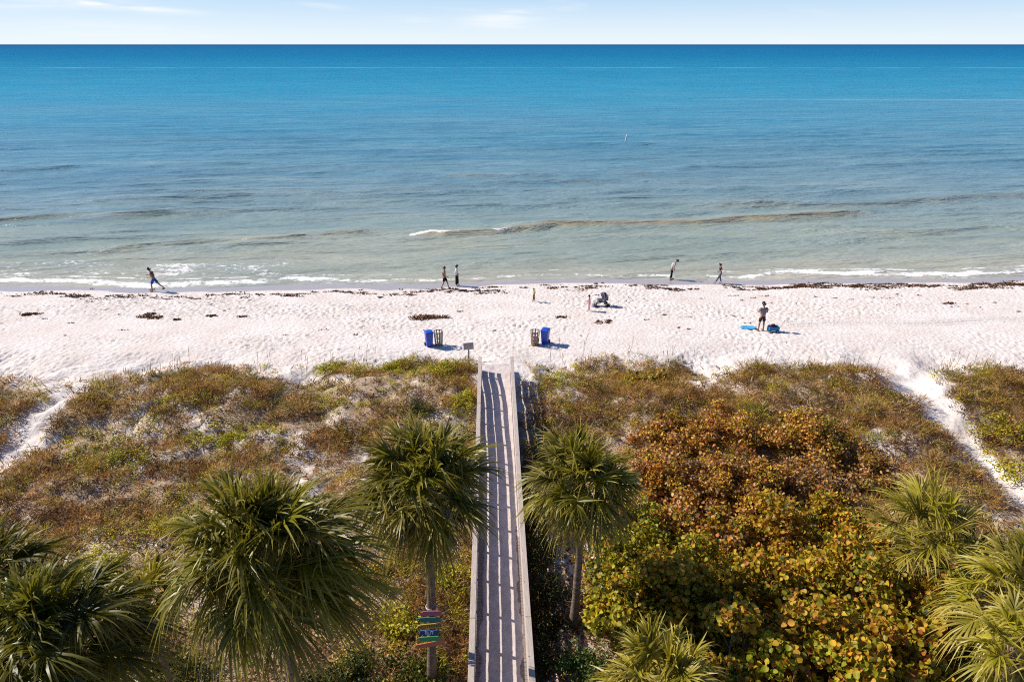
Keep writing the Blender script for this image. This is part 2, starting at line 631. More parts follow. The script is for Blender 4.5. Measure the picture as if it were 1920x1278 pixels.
# ------------------------------------------------------------------ the sea: one sheet
wx = axis(-62, 62, 0.26, -45000, 45000, 1.22)
wy = list(np.arange(46.0, 60, 0.11))
s_ = 0.11
while wy[-1] < 45000:
    s_ *= 1.012 if wy[-1] < 160 else 1.12
    wy.append(wy[-1] + s_)
wy = np.array(wy)
WX, WY = np.meshgrid(wx, wy)
WU = WY - shore(np.clip(WX, -200, 200))
rot = 0.13
ca, sa = math.cos(rot), math.sin(rot)
A_ = WX * ca + WY * sa
B_ = -WX * sa + WY * ca
near = np.exp(-np.maximum(WY - 130, 0) / 60) * sstep(0.2, 12, WU)
ph = B_ / 4.8 + 1.1 * (fbm(A_ / 34, B_ / 22, 101, 3) - 0.5) * 2
w1 = (0.5 + 0.5 * np.sin(2 * np.pi * ph)) ** 2.0 * sstep(0.22, 0.80, fbm(A_ / 26, B_ / 7, 102, 2))
ph2 = (B_ + 0.06 * A_) / 2.0 + 1.2 * (fbm(A_ / 14, B_ / 9, 105, 2) - 0.5) * 2
w2 = (0.5 + 0.5 * np.sin(2 * np.pi * ph2)) ** 1.6 * sstep(0.15, 0.85, vnoise(A_ / 10, B_ / 3, 103))
w3 = fbm(A_ / 2.0, B_ / 0.8, 104, 2)
WZ = (0.34 * w1 + 0.13 * w2 + 0.04 * (w3 - 0.5)) * near
# long low swells and the one standing up before it breaks
foam = np.zeros_like(WX)
lit_face_tint = np.zeros_like(WX)


def swell(p0, p1, h, wdt, seed, foam_spots=()):
    global WZ, foam, lit_face_tint
    d = p1 - p0
    L = np.hypot(*d)
    d = d / L
    s = (WX - p0[0]) * d[0] + (WY - p0[1]) * d[1]
    q = -(WX - p0[0]) * d[1] + (WY - p0[1]) * d[0]
    q = q + (vnoise(s / 7, s * 0 + seed, seed) - 0.5) * 2.2 + (vnoise(s / 2.1, s * 0 + seed, seed + 1) - 0.5) * 0.5
    ends = sstep(-3, 4, s) * (1 - sstep(L - 4, L + 3, s))
    amp = h * ends * (0.8 + 0.3 * vnoise(s / 8, s * 0 + 2.5, seed + 2))
    face = np.where(q < 0, np.exp(-(q / (wdt * 0.45)) ** 2), np.exp(-(q / (wdt * 1.3)) ** 2))
    WZ = WZ + amp * face
    lit_face_tint = np.maximum(lit_face_tint, np.clip(h * 2.8 - 0.55, 0, 0.85) * ends * (0.55 + 0.6 * vnoise(s / 4, s * 0 + 4.5, seed + 4)) * np.exp(-((q + 0.35 * wdt * 0.6) / (wdt * 0.42)) ** 2))  # mask for the painted see-through tan on the swell's near face
    for s0, s1, f in foam_spots:
        m = sstep(s0 - 0.7, s0 + 0.6, s) * (1 - sstep(s1 - 0.6, s1 + 0.7, s))
        wob = (vnoise(s / 0.8, s * 0 + 6.5, seed + 5) - 0.5) * 0.9
        foam = np.maximum(foam, f * 0.8 * m * (0.55 + 0.6 * vnoise(s / 1.1, s * 0 + 7.5, seed + 6)) * np.exp(-((q + 0.05 + wob * 0.5) / (0.30 + 0.35 * vnoise(s / 0.9, s * 0 + 8.5, seed + 7))) ** 2))


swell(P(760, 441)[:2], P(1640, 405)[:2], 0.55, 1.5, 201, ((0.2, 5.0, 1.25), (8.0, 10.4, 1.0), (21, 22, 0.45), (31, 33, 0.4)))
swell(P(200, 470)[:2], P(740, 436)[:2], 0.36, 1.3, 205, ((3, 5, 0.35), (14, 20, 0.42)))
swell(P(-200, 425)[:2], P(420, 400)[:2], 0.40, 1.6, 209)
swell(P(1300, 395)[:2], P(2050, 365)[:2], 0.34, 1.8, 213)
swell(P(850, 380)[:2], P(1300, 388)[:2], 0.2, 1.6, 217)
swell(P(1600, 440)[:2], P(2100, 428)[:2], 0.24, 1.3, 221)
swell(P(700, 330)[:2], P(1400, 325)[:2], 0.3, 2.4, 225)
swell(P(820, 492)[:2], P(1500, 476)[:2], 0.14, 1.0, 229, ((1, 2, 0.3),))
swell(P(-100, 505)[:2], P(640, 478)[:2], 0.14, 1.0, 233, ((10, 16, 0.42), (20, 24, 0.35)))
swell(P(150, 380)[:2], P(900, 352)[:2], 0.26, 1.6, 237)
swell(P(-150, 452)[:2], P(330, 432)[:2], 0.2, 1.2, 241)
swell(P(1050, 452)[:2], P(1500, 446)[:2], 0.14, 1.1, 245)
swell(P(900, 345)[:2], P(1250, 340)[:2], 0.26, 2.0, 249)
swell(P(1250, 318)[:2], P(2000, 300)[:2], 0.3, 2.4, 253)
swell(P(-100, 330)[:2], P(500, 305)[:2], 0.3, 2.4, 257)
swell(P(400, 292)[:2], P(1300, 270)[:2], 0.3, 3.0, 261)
# swash foam along the edge
n_edge = (fbm(WX / 5.5, WX * 0 + 1.5, 301, 3) - 0.5)
left = 1 - sstep(-24, -6, WX)
right = sstep(10, 24, WX)
ue = WU + n_edge * 1.6
thick = fbm(WX / 2.6, WX * 0 + 3.5, 303, 3)
patch = 0.35 + 0.95 * fbm(WX / 1.3, WY / 0.55, 305, 3)
band = 1.25 * np.exp(-((ue - 0.9) / (0.30 + 0.75 * thick * (0.5 + 0.9 * left + 0.5 * right))) ** 2) * (0.52 + 0.25 * left + 0.2 * right) * patch
band2 = np.exp(-((ue - 2.1 - 1.2 * n_edge) / 0.22) ** 2) * (0.50 + 0.25 * right + 0.25 * left) * patch
edge = np.exp(-((WU - 0.1 + n_edge * 0.5) / 0.16) ** 2) * 0.5 * patch
lace = sstep(1, 3, WU) * (1 - sstep(4, 9, WU)) * (0.42 * left + 0.10 * right + 0.12) * (0.4 + fbm(WX / 3, WY / 1.5, 307, 2))
foam = np.maximum.reduce([foam, band, band2, edge, lace])  # swash
foam = np.where(WU > 60, 0, foam)
WZ = WZ + 0.10 * np.exp(-((ue - 1.3) / 0.5) ** 2) * (0.3 + right * 0.9) * (0.4 + 0.6 * vnoise(WX / 2, WX * 0, 311)) + 0.03 * np.clip(foam, 0, 1) * (fbm(WX / 0.5, WY / 0.4, 313, 2))
WZ = WZ + 0.012
M['water'] = water_material()
water = mesh_np('water', np.stack([WX, WY, WZ], -1).reshape(-1, 3), [grid_polys(len(wx), len(wy))], M['water'], smooth=True, attrs={'foam': foam, 'lit_face_tint': np.where(WU > 45, 0, lit_face_tint)})
tag(water, 'calm blue-green gulf water', None, None, 'structure')


# ------------------------------------------------------------------ leaf clouds
def unit(v):
    return v / np.maximum(np.linalg.norm(v, axis=-1, keepdims=True), 1e-9)


def leaves(cent, nrm, size, template, tfaces, spin=None, rng=RNG):
    """one small leaf mesh at every centre, facing nrm"""
    n = len(cent)
    nrm = unit(nrm)
    ref = unit(rng.normal(size=(n, 3)))
    a = unit(np.cross(nrm, ref)) if spin is None else unit(spin - nrm * np.sum(spin * nrm, 1, keepdims=True))
    b = np.cross(nrm, a)
    T = np.asarray(template, float)
    k = len(T)
    v = cent[:, None, :] + size[:, None, None] * (T[None, :, 0:1] * a[:, None, :] + T[None, :, 1:2] * b[:, None, :] + T[None, :, 2:3] * nrm[:, None, :])
    base = (np.arange(n) * k)[:, None, None]
    polys = []
    for f in tfaces:
        f = np.asarray(f)
        polys.append((base + f[None]).reshape(-1, f.shape[-1]))
    return v.reshape(-1, 3), polys, k


def pick(palette, n, rng=RNG, var=0.25):
    """palette: list of (weight, rgb)"""
    w = np.array([p[0] for p in palette], float)
    c = np.array([p[1] for p in palette], float)
    i = rng.choice(len(w), n, p=w / w.sum())
    return np.clip(c[i] * (1 + rng.uniform(-var, var, (n, 1))) * (1 + rng.uniform(-0.08, 0.08, (n, 3))), 0, 1)


_ra = [0, 38, 80, 125, 180, 235, 280, 322]
ROUND = [(0.5 * math.cos(R(a)), 0.52 * math.sin(R(a)), 0.42 * abs(0.52 * math.sin(R(a))) - 0.16 * abs(0.5 * math.cos(R(a)))) for a in _ra]
ROUND_F = [[[0, 1, 2, 3, 4]], [[4, 5, 6, 7, 0]]]
OVAL = [(-0.5, 0, 0), (-0.12, 0.27, 0.10), (0.5, 0, -0.06), (-0.12, -0.27, 0.10)]
OVAL_F = [[[0, 1, 2]], [[0, 2, 3]]]


def shrub(name, label, cat, c, r, n, size, palette, group=None, round_leaf=True, branches=10, clumps=26, seed=0, spread=0.34, lift=0.25, twig=None, shell=0.55):
    """a dome of leaf clumps on a few branching stems; c = centre on the ground, r = (rx, ry, height)"""
    rng = np.random.default_rng(1000 + seed)
    root = empty(name, label, cat, c, 0, group)
    # clump centres on a lumpy dome
    ph = rng.uniform(0, 2 * math.pi, clumps)
    ct = rng.uniform(-0.05, 1, clumps)
    st = np.sqrt(1 - np.clip(ct, 0, 1) ** 2)
    lump = rng.uniform(shell, 1.05, clumps)
    cc = np.stack([np.cos(ph) * st * r[0], np.sin(ph) * st * r[1], (np.clip(ct, 0, 1) * 0.85 + 0.12) * r[2]], 1) * lump[:, None]
    which = rng.integers(0, clumps, n)
    cr = rng.uniform(0.6, 1.2, clumps) * spread * (r[0] * r[1] * r[2]) ** (1 / 3)
    off = unit(rng.normal(size=(n, 3))) * (rng.random((n, 1)) ** 0.45)
    off[:, 2] *= 0.75
    cent = cc[which] + off * cr[which][:, None]
    cent[:, 2] = np.maximum(cent[:, 2], 0.03 + rng.random(n) * 0.08)
    nr = off * 0.7 + rng.normal(size=(n, 3)) * 0.85 + np.array([0, 0, lift])
    sz = rng.uniform(0.7, 1.25, n) * size
    v, pl, k = leaves(cent, nr, sz, ROUND if round_leaf else OVAL, ROUND_F if round_leaf else OVAL_F, rng=rng)
    # leaf colour goes by clump, with strays
    pc = pick(palette, clumps, rng, 0.2)
    lc = np.where(rng.random((n, 1)) < 0.3, pc[which] * (1 + rng.uniform(-0.25, 0.25, (n, 1))), pick(palette, n, rng, 0.25))
    mesh_np('foliage', v, pl, M['leaf'], root, np.repeat(lc, k, 0))
    if branches:
        mb = MB()
        for i in range(branches):
            tip = cc[rng.integers(0, clumps)] * rng.uniform(0.75, 1.02)
            b0 = np.array([rng.normal() * 0.12 * r[0], rng.normal() * 0.12 * r[1], -0.05])
            mid = b0 * 0.45 + tip * 0.55 + rng.normal(size=3) * 0.10 * r[2] + np.array([0, 0, -0.1 * r[2]])
            rad = 0.010 + 0.006 * r[2]
            mb.tube([b0, mid, tip], [rad, rad * 0.7, rad * 0.25], 5)
            for q in range(2):
                t2 = tip + rng.normal(size=3) * 0.16 * min(r[2], 1.6)
                mb.tube([mid * 0.4 + tip * 0.6, t2], [rad * 0.5, rad * 0.2], 4)
        mb.build('branches', twig or M['twig'], root)
    return root


# ------------------------------------------------------------------ palms
def frond_geo(rng, O, az, el, Lp, Lb, nleaf, droop, fold=0.35, wid=0.034, stiff=1.0, spread=125):
    """costapalmate fan: petiole strip plus leaflets, vectorised"""
    d = np.array([math.cos(az) * math.cos(el), math.sin(az) * math.cos(el), math.sin(el)])
    # petiole sags towards the ground
    ts = np.linspace(0, 1, 5)
    pts = O + d * Lp * ts[:, None] + np.array([0, 0, -1]) * (0.16 * Lp * ts[:, None] ** 2)
    side = np.cross(d, [0, 0, 1.0])
    if np.linalg.norm(side) < 0.05:
        side = np.array([math.sin(az), -math.cos(az), 0])
    side = unit(side)
    side = unit(side + rng.normal(size=3) * 0.38)
    tip_dir = unit(pts[-1] - pts[-2])
    up = unit(np.cross(side, tip_dir))
    V, F4, colt = [], [], []
    w = 0.016
    for i, p in enumerate(pts):
        V += [p - side * w, p + side * w]
        colt += [0.0, 0.0]
    for i in range(4):
        F4.append((2 * i, 2 * i + 1, 2 * i + 3, 2 * i + 2))
    H = pts[-1]
    Vn = np.array(V)
    jj = np.linspace(-1, 1, nleaf)
    beta = jj * R(spread) + rng.normal(size=nleaf) * 0.05
    costa = 0.32 * Lb * np.clip(np.cos(beta), 0, 1) ** 1.5
    L = Lb * (0.62 + 0.38 * np.cos(beta * 0.62)) * rng.uniform(0.88, 1.08, nleaf)
    dirs = np.cos(beta)[:, None] * tip_dir + np.sin(beta)[:, None] * side + np.abs(np.sin(beta))[:, None] * up * fold
    dirs = unit(dirs)
    start = H + costa[:, None] * tip_dir + np.array([0, 0, -1]) * (0.25 * costa ** 2 / max(Lb, 0.1))[:, None]
    tt = np.array([0.02, 0.3, 0.55, 0.8, 1.0])
    ww = np.array([0.35, 1.0, 0.8, 0.42, 0.05]) * wid
    dr = droop * rng.uniform(0.4, 1.9, nleaf)
    pos = start[:, None, :] + dirs[:, None, :] * (L[:, None] * tt)[:, :, None]
    pos = pos + np.array([0, 0, -1]) * (dr[:, None] * L[:, None] * (tt ** 2.9) * stiff)[:, :, None]
    sag = rng.normal(size=(nleaf, 1, 3)) * 0.10 * Lb
    pos = pos + sag * (tt ** 2)[None, :, None]
    # leaflet blade lies across its own direction
    ls = unit(np.cross(dirs, up + rng.normal(size=(nleaf, 3)) * 0.75))
    a = pos - ls[:, None, :] * ww[None, :, None]
    b = pos + ls[:, None, :] * ww[None, :, None]
    LV = np.stack([a, b], 2).reshape(-1, 3)
    base = len(Vn)
    k = 10
    ids = base + (np.arange(nleaf) * k)[:, None]
    q = np.concatenate([np.stack([ids[:, 0] + 2 * i, ids[:, 0] + 2 * i + 1, ids[:, 0] + 2 * i + 3, ids[:, 0] + 2 * i + 2], 1) for i in range(4)])
    tcol = np.repeat(np.tile(tt, nleaf), 2)
    return np.concatenate([Vn, LV]), np.concatenate([np.array(F4), q]), np.concatenate([np.array(colt), tcol])


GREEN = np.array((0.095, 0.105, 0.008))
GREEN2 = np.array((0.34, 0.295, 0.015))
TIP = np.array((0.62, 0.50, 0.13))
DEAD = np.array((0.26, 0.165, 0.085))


def palm(name, label, cpos, ground_z, rad, n_fr, seed, group='cabbage palms', trunk=True, base=None, dead=12, droop=0.42, el=(-46, 88), nleaf=42,
         bright=0.3, stiff=1.0, trunk_r=0.125, wid=0.028, spread=125, wind=0.0, stalks=0):
    """cpos: crown centre; base: trunk foot on the ground"""
    rng = np.random.default_rng(seed)
    cpos = np.array(cpos, float)
    base = np.array(base if base is not None else (cpos[0], cpos[1], ground_z), float)
    root = empty(name, label, 'palm tree', base, 0, group)
    loc = cpos - base
    if trunk:
        mb = MB()
        n = 36
        pts, rr = [], []
        for i in range(n + 1):
            t = i / n
            bend = math.sin(t * math.pi) * 0.06
            pts.append(tuple(loc * t + np.array([bend, bend * 0.4, -0.15 * (1 - t)])))
            rr.append(trunk_r * (1.28 - 0.35 * min(1, t * 4) + 0.10 * t) * (1 + 0.035 * (-1) ** i + rng.normal() * 0.012))
        mb.tube(pts, rr, 14)
        mb.build('trunk', M['bark'], root, smooth=True)
        # old leaf bases under the crown
        mb = MB()
        for i in range(26):
            a = rng.uniform(0, 2 * math.pi)
            z = rng.uniform(-0.75, 0.0)
            p0 = loc + np.array([math.cos(a) * trunk_r * 0.8, math.sin(a) * trunk_r * 0.8, z])
            p1 = p0 + np.array([math.cos(a) * 0.17, math.sin(a) * 0.17, rng.uniform(0.10, 0.24)])
            mb.tube([p0, p1], [0.03, 0.012], 4)
        mb.build('leaf_bases', M['boot'], root)
    V, F, K, cols = [], [], 0, []
    for i in range(n_fr):
        f = (i + 0.5) / n_fr
        e = R(el[1] + (el[0] - el[1]) * f ** 0.85 + rng.normal() * 14)
        az = i * 2.39996 + rng.normal() * 0.35
        Lp = rad * rng.uniform(0.26, 0.62) * (0.8 + 0.25 * math.sin(math.pi * f))
        Lb = rad * rng.uniform(0.48, 0.62)
        o = loc + np.array([math.cos(az) * 0.07, math.sin(az) * 0.07, 0.12 - 0.30 * f])
        v, fc, tc = frond_geo(rng, o, az, e, Lp, Lb, nleaf, droop * (0.55 + 0.7 * f), wid=wid, stiff=stiff, spread=spread)
        if wind:
            v = v + np.array([1.0, -0.15, 0]) * (wind * np.clip(np.linalg.norm(v - o, axis=1) / rad, 0, 1.4) ** 2)[:, None]
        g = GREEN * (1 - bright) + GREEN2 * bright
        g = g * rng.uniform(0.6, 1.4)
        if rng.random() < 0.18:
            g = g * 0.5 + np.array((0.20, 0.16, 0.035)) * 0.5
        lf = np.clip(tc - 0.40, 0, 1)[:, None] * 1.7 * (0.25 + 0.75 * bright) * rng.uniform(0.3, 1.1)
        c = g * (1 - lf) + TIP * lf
        V.append(v)
        F.append(fc + K)
        K += len(v)
        cols.append(np.clip(c, 0, 1))
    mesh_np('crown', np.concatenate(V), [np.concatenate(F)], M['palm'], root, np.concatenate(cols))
    if dead:
        V, F, K, cols = [], [], 0, []
        for i in range(dead):
            az = rng.uniform(0, 2 * math.pi)
            e = R(rng.uniform(-82, -55))
            o = loc + np.array([math.cos(az) * 0.1, math.sin(az) * 0.1, -0.28])
            v, fc, tc = frond_geo(rng, o, az, e, rad * rng.uniform(0.22, 0.36), rad * rng.uniform(0.35, 0.5), max(14, nleaf // 2), 0.5, wid=wid * 0.8, spread=80)
            c = DEAD * rng.uniform(0.6, 1.3) * (0.8 + 0.5 * tc[:, None])
            V.append(v)
            F.append(fc + K)
            K += len(v)
            cols.append(np.clip(c, 0, 1))
        mesh_np('dead_fronds', np.concatenate(V), [np.concatenate(F)], M['palm'], root, np.concatenate(cols))
    if stalks:
        mb = MB()
        for i in range(stalks):
            az = math.pi + rng.normal() * 0.9
            d_ = np.array([math.cos(az), math.sin(az), 0])
            p0 = loc + np.array([0, 0, -0.05])
            p1 = p0 + d_ * 0.5 * rad + np.array([0, 0, 0.12])
            p2 = p0 + d_ * 0.78 * rad + np.array([0, 0, -0.15])
            mb.tube([p0, p1, p2], [0.014, 0.012, 0.007], 4)
            for q in range(34):
                t = rng.uniform(0.35, 1.0)
                b_ = p1 * (1 - t) + p2 * t
                mb.tube([b_, b_ + rng.normal(size=3) * 0.10 + np.array([0, 0, -0.06]), b_ + rng.normal(size=3) * 0.16 + np.array([0, 0, -0.14])], [0.006, 0.005, 0.003], 3, cap=False)
        mb.build('fruit_stalks', M['twig'], root)
    return root


def bark_material():
    t = NT('palm_bark')
    v = t.objco()
    n = t.noise(t.scalevec(v, (6, 6, 22)), 1.0, 5, 0.65, 0.5)
    n2 = t.noise(v, 2.0, 3, 0.5)
    c = t.mix(t.ramp(n, [(0.3, 0), (0.7, 1)]), (0.055, 0.04, 0.032), (0.29, 0.215, 0.155))
    c = t.mix(t.math('MULTIPLY', n2, 0.4), c, (0.5, 0.45, 0.45), 'MULTIPLY')
    return t.done(t.bsdf(c, 0.9, 0.15, t.bump(n, 0.9, 0.03)))


M['bark'] = bark_material()
M['boot'] = mat_plain('palm_leaf_base', (0.20, 0.125, 0.07), 0.85, 0.15, 0.4, 16)


def gz(x, y):
    return float(height(np.array([x]), np.array([y]))[0])


# the palm that carries the signs, left of the boardwalk
SP_D = 13.5
sp_c = PD(797, 902, SP_D)
sp_b = np.array([PD(803, 1190, SP_D)[0], SP_D, gz(-2.2, SP_D)])
palm('cabbage_palm', 'tall palm left of the boardwalk with painted sign planks on its trunk', sp_c, 0, 1.60, 66, 21, base=sp_b, bright=0.34, trunk_r=0.118, dead=18, stalks=3)
# right of the boardwalk
c3 = PD(1090, 898, 15.4)
b3 = P(1074, 1172, 0.45)
palm('cabbage_palm', 'slim leaning palm close to the right side of the boardwalk', c3, 0, 1.52, 54, 22, base=(b3[0], b3[1], gz(b3[0], b3[1])), bright=0.5, trunk_r=0.115, dead=18, el=(-34, 88), stalks=5)
c1 = PD(494, 1022, 10.5)
palm('cabbage_palm', 'biggest palm with a windswept shaggy crown, left of the palm with the signs', c1, 0, 1.80, 84, 23, base=(c1[0] + 0.05, 10.5, gz(c1[0], 10.5)), bright=0.30, droop=0.46, nleaf=44, dead=14, wind=0.22)
c4 = PD(78, 1195, 9.6)
palm('cabbage_palm', 'dark palm filling the bottom left corner', c4, 0, 1.62, 68, 24, base=(c4[0], 9.6, gz(c4[0], 9.6)), bright=0.16, droop=0.6, nleaf=48, wind=0.16)
c4b = PD(-42, 1100, 11.0)
palm('cabbage_palm', 'palm cut by the left edge of the photo, only its right fronds showing', c4b, 0, 1.55, 40, 25, base=(c4b[0], 11.0, gz(c4b[0], 11.0)), bright=0.2, dead=8)
c5 = PD(268, 1120, 11.6)
palm('young_palm', 'small bright green palm between the corner palm and the biggest palm', c5, 0, 0.95, 22, 26, base=(c5[0], 11.6, gz(c5[0], 11.6)), bright=0.95, el=(0, 85), droop=0.4, dead=4, nleaf=30, trunk_r=0.07)
c6 = PD(1755, 1005, 16.2)
palm('young_palm', 'spiky fan palm rising at the right end of the orange shrubs', c6, 0, 1.85, 30, 27, base=(c6[0], 16.2, gz(c6[0], 16.2)), bright=0.9, el=(-15, 82), droop=0.30, dead=6, nleaf=42, wid=0.027, trunk_r=0.11)
c7 = PD(1915, 1110, 12.6)
palm('young_palm', 'long leaved palm at the right edge of the photo', c7, 0, 1.62, 34, 28, base=(c7[0], 12.6, gz(c7[0], 12.6)), bright=0.85, el=(-40, 82), droop=0.45, dead=8, nleaf=42, trunk_r=0.11)
c7b = PD(1905, 1215, 10.8)
palm('young_palm', 'lower palm in the bottom right corner below the long leaved palm', c7b, 0, 1.15, 22, 30, base=(c7b[0], 10.8, gz(c7b[0], 10.8)), bright=0.8, el=(-30, 80), droop=0.5, dead=4, nleaf=30, trunk_r=0.1)
c8 = PD(1245, 1275, 10.3)
palm('young_palm', 'yellowish palm at the bottom edge in front of the green sea grapes', c8, 0, 1.22, 32, 29, base=(c8[0], 10.3, gz(c8[0], 10.3)), bright=1.1, el=(-20, 82), droop=0.38, dead=6, nleaf=42, trunk_r=0.1)

# ------------------------------------------------------------------ sea grapes and other shrubs
ORANGE = [(1.2, (0.32, 0.19, 0.09)), (3.4, (0.68, 0.34, 0.045)), (1.8, (0.46, 0.18, 0.035)), (2.6, (0.72, 0.44, 0.22)), (1.3, (0.20, 0.085, 0.04)), (2.2, (0.66, 0.46, 0.045)), (1.1, (0.26, 0.25, 0.02)), (0.7, (0.50, 0.13, 0.05))]
GOLD = [(3, (0.60, 0.40, 0.030)), (2.4, (0.36, 0.31, 0.025)), (1.4, (0.17, 0.18, 0.018)), (1.8, (0.64, 0.34, 0.04)), (0.9, (0.44, 0.16, 0.04)), (0.7, (0.08, 0.10, 0.015))]
GRAPEG = [(1.2, (0.62, 0.34, 0.05)), (0.5, (0.48, 0.18, 0.05)), (3, (0.38, 0.37, 0.028)), (2.2, (0.20, 0.225, 0.02)), (2.4, (0.56, 0.47, 0.04)), (0.8, (0.07, 0.09, 0.014))]
VINE = [(3, (0.62, 0.55, 0.030)), (3, (0.42, 0.42, 0.025)), (1.0, (0.15, 0.18, 0.02)), (0.9, (0.66, 0.50, 0.07))]
BROWN = [(3, (0.34, 0.205, 0.095)), (2, (0.48, 0.32, 0.165)), (1.5, (0.18, 0.105, 0.05)), (0.8, (0.30, 0.26, 0.045))]


def at(px, py, zc):
    """ground point for a shrub whose crown middle, zc above the ground, shows at a pixel"""
    g = 0.4
    for _ in range(4):
        p = P(px, py, g + zc)
        g = gz(p[0], p[1])
    return (p[0], p[1], g - 0.02)


sg = 'sea grape shrubs right of the boardwalk'
# px, py, rx, ry, h, leaves, size, palette, label
GRAPES = [
    (1262, 800, 1.5, 1.1, 1.2, 1500, 0.21, ORANGE, 'rusty orange sea grape shrub topmost and leftmost of its thicket, beside the sparse dune grass'),
    (1385, 790, 1.6, 1.2, 1.3, 1700, 0.21, ORANGE, 'orange brown sea grape shrub at the crest of the thicket below the grey dune hump'),
    (1520, 805, 1.5, 1.2, 1.2, 1500, 0.21, ORANGE + [(3, (0.30, 0.25, 0.03))], 'sea grape shrub with yellow tips at the upper right of the thicket'),
    (1610, 850, 1.3, 1.3, 1.0, 1000, 0.20, BROWN + ORANGE, 'thin brown sea grape shrub where the thicket meets the dry grass slope'),
    (1245, 890, 1.6, 1.3, 1.5, 1700, 0.22, ORANGE, 'coppery sea grape shrub just right of the leaning palm'),
    (1390, 890, 1.8, 1.4, 1.5, 1900, 0.22, ORANGE, 'reddest sea grape shrub in the middle of the thicket'),
    (1530, 905, 1.6, 1.4, 1.3, 1200, 0.21, BROWN + ORANGE[:3], 'half bare sea grape shrub with long grey branches showing'),
    (1190, 1010, 1.4, 1.3, 2.0, 1900, 0.23, GRAPEG, 'green sea grape shrub beside the trunk of the leaning palm'),
    (1300, 985, 1.6, 1.3, 1.9, 2000, 0.23, ORANGE[:4] + GOLD, 'mixed rust and gold sea grape shrub between the red and the green ones'),
    (1450, 1000, 1.7, 1.3, 1.8, 2100, 0.23, GOLD + ORANGE[:2], 'golden brown sea grape shrub in the middle of the slope'),
    (1600, 985, 1.5, 1.3, 1.7, 1700, 0.23, GOLD, 'yellow sea grape shrub left of the spiky fan palm'),
    (1185, 1115, 1.3, 1.2, 2.4, 1900, 0.24, GRAPEG + GOLD[:2], 'dark green sea grape shrub near the foot of the leaning palm'),
    (1290, 1095, 1.5, 1.2, 2.5, 2100, 0.24, GRAPEG[:3] + GOLD[:3], 'olive sea grape shrub behind the yellowish palm'),
    (1430, 1120, 1.5, 1.2, 2.6, 2200, 0.25, GOLD, 'bright gold sea grape shrub with orange leaves low on the slope'),
    (1580, 1105, 1.5, 1.2, 2.7, 2100, 0.25, GOLD[:3] + GRAPEG[:2], 'yellow green sea grape shrub with dark hollows below the fan palm'),
    (1715, 1115, 1.4, 1.2, 2.6, 1900, 0.25, GOLD + GRAPEG[:3], 'sea grape shrub left of the long leaved palm'),
    (1390, 1235, 1.3, 1.1, 3.0, 1800, 0.26, GOLD, 'golden sea grape shrub at the bottom edge right of the yellowish palm'),
    (1540, 1235, 1.4, 1.1, 3.2, 2000, 0.27, GOLD[:4] + GRAPEG[:3], 'big leaved yellow green sea grape at the bottom edge'),
    (1700, 1230, 1.4, 1.1, 3.2, 2000, 0.27, GOLD[:3] + GRAPEG[:2], 'big leaved sea grape at the bottom near the right corner'),
    (1800, 1180, 1.2, 1.1, 2.6, 1500, 0.25, GRAPEG, 'shaded green sea grape in front of the corner palm'),
]
for i, (px, py, rx, ry, h, n, sz, pal, lab) in enumerate(GRAPES):
    shrub('sea_grape', lab, 'shrub', at(px, py, h * 0.55), (rx * 1.12, ry * 1.45, h * (0.85 + 0.3 * ((i * 7) % 5) / 4)), int(n * 3.9), sz * (0.48 if py < 950 else 0.53), pal, sg, True, 24 if 'bare' not in lab else 44, 46, 40 + i, spread=0.31, shell=0.42,
          twig=M['twig'])

